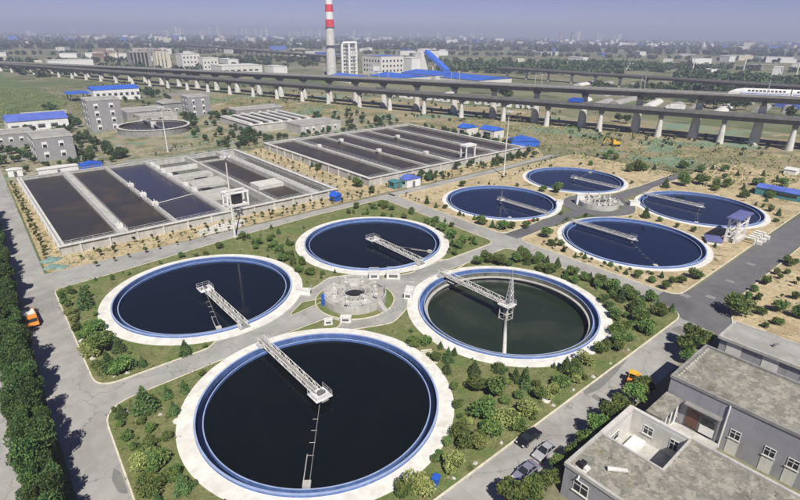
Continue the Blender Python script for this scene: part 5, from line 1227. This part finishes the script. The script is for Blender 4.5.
LOT = {'west_b': north, 'west_a': south, 'south': south, 'east_d': south, 'north_d': south, 'east_c': north, 'between_bc': north}
FARK = ('e_apron', 'h_apron', 'g_apron', 'behind_fg', 'se_sand', 'b2_side', 'north_d', 'east_d')
for key, L in SPOTS.items():
    if key in FARK: L = [(B if kk == C and extra.random() < .55 else kk, u, v, h*.9) for kk, u, v, h in L]
    L = [(kk, *clear(u, v, h*.22), h) for kk, u, v, h in L]
    if key in ('west_a', 'west_b'): L = [(kk, max(u, 7.9 if v > 78 else 7.2), v, h) for kk, u, v, h in L]
    if key in LOT: L = [e for e in L if not inside(LOT[key])(e[1], e[2])]
    for kind in (C, B, Y):
        S = sorted([(img_x(u, v), u, v, h) for kk, u, v, h in L if kk == kind])
        for i, (_, u, v, h) in enumerate(S):
            w = {C: 1.0, B: 1.15, Y: 1.2}[kind]*rnd.uniform(.85, 1.15)
            if kind == C: h *= .85; w *= 1.05
            lab = f'{NM[kind][1]} on the {WHERE[key]}, {ordinal(i)} from the left' if len(S) > 1 else f'{NM[kind][1]} on the {WHERE[key]}'
            plant(kind, NM[kind][0], lab, NM[kind][2], f'{NM[kind][2]}s on the {WHERE[key]}', u, v, h, w)
# trees along the front of the grey building
FT = [(38.2, 24.2, 4.4), (40.6, 23.4, 3.8), (43.6, 23.2, 3.2), (46.6, 23.3, 3.4), (49.6, 23.4, 3.2), (52.6, 23.6, 3.4), (56.2, 23.9, 4.0), (60.0, 24.0, 4.2), (62.4, 24.1, 3.8), (66.4, 24.0, 4.2), (69.6, 24.2, 3.8), (86.0, 24.4, 4.6), (88.6, 24.8, 5.0), (91.4, 24.0, 3.8), (84.0, 23.6, 3.0)]
for i, (u, v, h) in enumerate(FT):
    plant('tree', 'street_tree', f'leafy green tree in front of the grey building, {ordinal(i)} from the bottom', 'tree', 'trees in front of the grey building', u, v, h, rnd.uniform(1.0, 1.2), .03)
# saplings on the sand
SAP = []
def saprow(u0, v0, u1, v1, n, jit=.7):
    for k in range(n):
        f = (k+.5)/n; SAP.append((u0+(u1-u0)*f+extra.uniform(-jit, jit), v0+(v1-v0)*f+extra.uniform(-jit, jit), extra.uniform(1.2, 2.3)))
saprow(14, 134.5, 102, 136.5, 26); saprow(16, 138.3, 92, 138.6, 16, .5); saprow(15, 128.2, 60, 132.6, 12, .4); saprow(62, 133.0, 106, 133.6, 12, .4)
saprow(9.2, 142, 10.4, 224, 24, .5); saprow(8.8, 138, 9.8, 224, 14, .4); saprow(96, 142, 98, 222, 14); saprow(102, 146, 103, 222, 14); saprow(110, 138, 196, 139, 18)
saprow(60, 226, 120, 232, 12, 1.5); saprow(60, 238, 110, 262, 14, 3); saprow(109, 116, 109.5, 126, 4); saprow(150, 118, 200, 126, 12, 2); saprow(128, 132, 200, 136, 14, 1)
saprow(115, 22, 160, 14, 10, 2.5); saprow(110, 10, 135, 2, 6, 2); saprow(109, 47, 109.5, 72, 7, .4); saprow(203, 140, 240, 60, 10, 3)
SAP = [(*clear(u, v, .5), h) for u, v, h in SAP if not (107 < u < 197.4 and 142 < v < 224) and not (11.7 < u < 92.6 and 140.2 < v < 222)]
SAP.sort(key=lambda s: img_x(s[0], s[1]))
zone = lambda u, v: ('sand in front of the left basin' if v < 140 and u < 95 else 'verge of the left road' if u < 11 else 'sand between the basins' if u < 107 and v < 224 else
                     'sand behind the left basin' if v >= 224 else 'sandy lot at the right edge' if v < 27 else 'sand in front of the brown-water basin' if 128 < v < 142 else 'sand around the far tanks')
groups = {}
for s in SAP: groups.setdefault(zone(s[0], s[1]), []).append(s)
for zn, L in groups.items():
    for i, (u, v, h) in enumerate(L):
        plant('sapling', 'sapling', f'thin young sapling on the {zn}, {ordinal(i)} from the left', 'sapling', f'saplings on the {zn}', u, v, h, 1.0, .09 if v < 127 and u > 107 else .01)
# trees among the works buildings and along the viaduct
MID = []
def midbox(n, u0, u1, v0, v1, h0, h1, zn):
    for _ in range(n): MID.append((extra.uniform(u0, u1), extra.uniform(v0, v1), extra.uniform(h0, h1), zn))
midbox(20, 8, 22, 250, 296, 2.5, 4.5, 'left of the pump house'); midbox(34, 37, 54, 242, 312, 2.5, 5, 'between the pump house and thickener'); midbox(18, 14, 52, 234, 250, 1.8, 3.2, 'behind the left basin')
midbox(26, 49, 55, 326, 440, 3, 6, 'left of the grey office'); midbox(18, 27, 48, 312, 342, 2.5, 4.5, 'in front of the blue-roofed shed'); midbox(40, 102, 136, 296, 340, 2.5, 5, 'around the far office')
midbox(40, 92, 120, 228, 290, 2.5, 5, 'between the basins and the filter house'); midbox(40, 108, 204, 227, 244, 2.2, 4.2, 'behind the brown-water basin'); midbox(30, 168, 210, 238, 300, 2.5, 5, 'right of the filter house')
midbox(30, 199, 207, 146, 226, 2.5, 4.5, 'right of the brown-water basin'); midbox(22, 124, 140, 133.6, 141, 1.8, 3.2, 'beside the white hut'); midbox(24, 150, 198, 134, 141, 2.2, 3.8, 'right of the white hut')
midbox(14, 100, 150, 380, 460, 3, 6, 'before the left viaduct'); midbox(12, 124, 134, 462, 500, 4, 8, 'right of the white hall')
byz = {}
for m in MID: byz.setdefault(m[3], []).append(m)
for zn, L in byz.items():
    L.sort(key=lambda s: img_x(s[0], s[1]))
    for i, (u, v, h, _) in enumerate(L):
        plant('fartree', 'garden_tree', f'bushy green tree {zn}, {ordinal(i)} from the left', 'tree', f'trees {zn}', u, v, h, rnd.uniform(.85, 1.15), .0)
# conspicuous single trees beyond the viaduct
BG = [(polar(d, r), h) for d, r, h in [(29.8, 470, 11), (30.5, 465, 12), (31.4, 470, 14), (32.2, 462, 11), (28.6, 480, 7), (33.0, 470, 8), (36.4, 430, 10), (37.4, 420, 9), (24.6, 480, 8), (25.4, 478, 9), (11.0, 455, 14), (11.3, 452, 9), (22.5, 360, 6), (23.2, 355, 6), (38.3, 450, 10), (-26, 780, 12), (-34.5, 900, 16)]]
BG.sort(key=lambda s: img_x(*s[0]))
for i, ((u, v), h) in enumerate(BG):
    plant('fartree', 'field_tree', f'lone dark tree beyond the viaduct, {ordinal(i)} from the left', 'tree', 'lone trees beyond the viaduct', u, v, h, 1.1, 0)

# woods, hedgerows and low weeds that nobody could count
def belt(label, rng, n, s, hmax, seed, name='distant_wood'):
    rg = random.Random(seed); mb = MB()
    for (d0, d1, r0, r1, clumps) in rng:
        for c in range(clumps):
            f = rg.random(); u, v = polar(d0+(d1-d0)*f, r0+(r1-r0)*rg.random()); R_ = rg.uniform(.5, 1.1)*hmax*.55; H = rg.uniform(.6, 1.0)*hmax
            for k in range(n):
                d = Vector((rg.gauss(0, 1), rg.gauss(0, 1), rg.gauss(0, 1))).normalized()*(rg.random()**.33)
                leafquad(mb, (u+d.x*R_, v+d.y*R_, max(.2, H*.52+d.z*H*.48)), s, rg)
    stuff(name, mb, M['leaf_far'], label, 'woodland')
belt('broad dark belt of woodland right of the conveyor beyond the viaduct', [(4, 22, 760, 900, 170), (14, 30, 900, 1050, 120), (27, 39, 620, 820, 150)], 60, 2.4, 13, 41)
belt('scattered hedgerows across the middle distance', [(-38, 38, 1020, 1080, 170), (-38, 38, 1380, 1450, 230), (-36, -20, 700, 900, 45), (-20, -6, 850, 1100, 60), (20, 38, 540, 600, 46)], 40, 2.6, 10, 42, 'hedgerow')
belt('long faint tree lines far out on the plain', [(-38, 38, 1750, 1900, 330), (-38, 38, 2250, 2500, 420), (-38, 38, 3000, 3300, 460), (-38, 38, 3800, 4800, 520), (-38, 38, 5000, 7000, 420)], 20, 7.0, 15, 43)
belt('low scrub growing beneath and around the viaducts', [(18, 36, 285, 330, 70), (0, 18, 330, 420, 70), (-16, 0, 400, 500, 50), (-30, -14, 520, 640, 50)], 26, .5, 2.0, 44, 'viaduct_scrub')
def weeds(label, polys, n, s0, s1, seed, key='weed', name='weeds', z=.1, skip=None):
    rg = random.Random(seed); mb = MB()
    for (u0, u1, v0, v1, cnt) in polys:
        for c in range(cnt):
            u, v = rg.uniform(u0, u1), rg.uniform(v0, v1)
            if any((u-cx)**2+(v-cy)**2 < (RO+2.5)**2 for _, cx, cy, *r in TANKS): continue
            if skip and skip(u, v): continue
            s = rg.uniform(s0, s1)
            for k in range(n): leafquad(mb, (u+rg.gauss(0, s), v+rg.gauss(0, s), z+abs(rg.gauss(0, s*.4))), s*.42, rg, .8)
    stuff(name, mb, M[key], label, 'weeds')
weeds('rough tufts of grass on the lawn of the left and rear tanks', [(7, 101, 79.5, 127, 3600)], 9, .10, .34, 51, skip=inside(north), name='lawn_tufts')
weeds('rough tufts of grass on the lawn around the near and green tanks', [(5.5, 101, 31.5, 74.5, 4200)], 9, .10, .34, 52, skip=inside(south), name='lawn_tufts')
weeds('sparse weeds on the sand around the basins', [(8, 106, 132, 140, 420), (8, 11.7, 140, 224, 260), (93, 106.8, 140, 224, 300), (107, 205, 133, 142, 420), (10, 120, 224, 262, 700)], 7, .18, .5, 53, z=.0)
weeds('sparse weeds on the sand around the far tanks', [(108, 214, 35.5, 76.5, 500), (108, 214, 82.5, 126, 500), (108, 180, -10, 26, 420)], 7, .18, .5, 54)
weeds('wild ground cover on the waste ground under the viaducts', [(205, 290, 40, 230, 1500), (150, 230, 300, 440, 900), (20, 110, 390, 600, 900)], 6, .5, 1.5, 55, z=0, name='ground_cover')
# pale rocks bordering the lawns
RK = [(7.6, 106), (7.5, 101.5), (7.4, 91.2), (7.9, 88.2), (8.2, 85.0), (7.6, 95.2), (9.4, 80.6), (11.2, 80.2), (6.9, 112.4), (40.2, 31.6), (45.6, 31.8), (51.0, 31.7), (57.5, 31.7), (63.0, 31.8), (68.4, 31.6), (36.3, 31.7), (74, 31.7), (80.2, 31.8), (12.2, 66.8), (8.6, 70.4)]
RK.sort(key=lambda s: img_x(*s))
for i, (u, v) in enumerate(RK):
    rg = random.Random(i); q = MB(); n = 7; vs = []
    for a in range(4):
        for k in range(n):
            f = a/3; rr = (.9-.55*f*f)*rg.uniform(.7, 1.1); vs.append((rr*math.cos(6.283*k/n), rr*.8*math.sin(6.283*k/n), .62*f*rg.uniform(.85, 1.1)))
    fs = [(a*n+k, a*n+(k+1) % n, (a+1)*n+(k+1) % n, (a+1)*n+k) for a in range(3) for k in range(n)] + [tuple(3*n+k for k in range(n))]
    q.add(vs, fs); o = q.build('boulder', M['conc']); o.location = (u, v, .08); o.rotation_euler.z = i; o.scale = (rg.uniform(.35, .75),)*3
    tag(o, f'pale boulder at the lawn edge, {ordinal(i)} from the left', 'boulder', 'pale boulders along the lawn edges')

# ------------------------------------------------------------------ labels of far repeats: place in the row as seen from the works
def number(group, text):
    L = sorted([o for o in col.objects if o.get('group') == group and o.parent is None], key=lambda o: img_x(o.location.x, o.location.y))
    by = {}
    for o in L: by.setdefault(text(o), []).append(o)
    for t, S in by.items():
        for i, o in enumerate(S): o['label'] = f'{t}, {ordinal(i)} from the left' if len(S) > 1 else t
CW = {'white_mat': 'white', 'offwhite_mat': 'cream-white', 'grey_wall_mat': 'grey', 'blue_roof_pale_mat': 'blue', 'kerb_mat': 'buff', 'conc_light_mat': 'pale concrete', 'roof_grey_mat': 'grey'}
cw = lambda o: CW.get(o.data.materials[0].name, 'pale')
number('low buildings scattered on the plain', lambda o: f'small low {cw(o)} building on the hazy plain')
number('hazy high-rise skyline', lambda o: f'hazy {cw(o)} high-rise in the skyline')
number('red brick village houses', lambda o: 'brick village house beyond the left viaduct')
number('plastic greenhouses beyond the viaduct', lambda o: f'long low {cw(o)} plastic greenhouse beyond the right viaduct')
number('white villa rows on the plain', lambda o: 'white villa in the bright row at right')
number('white cabins between the viaduct decks', lambda o: 'white cabin glimpsed between the viaduct decks')
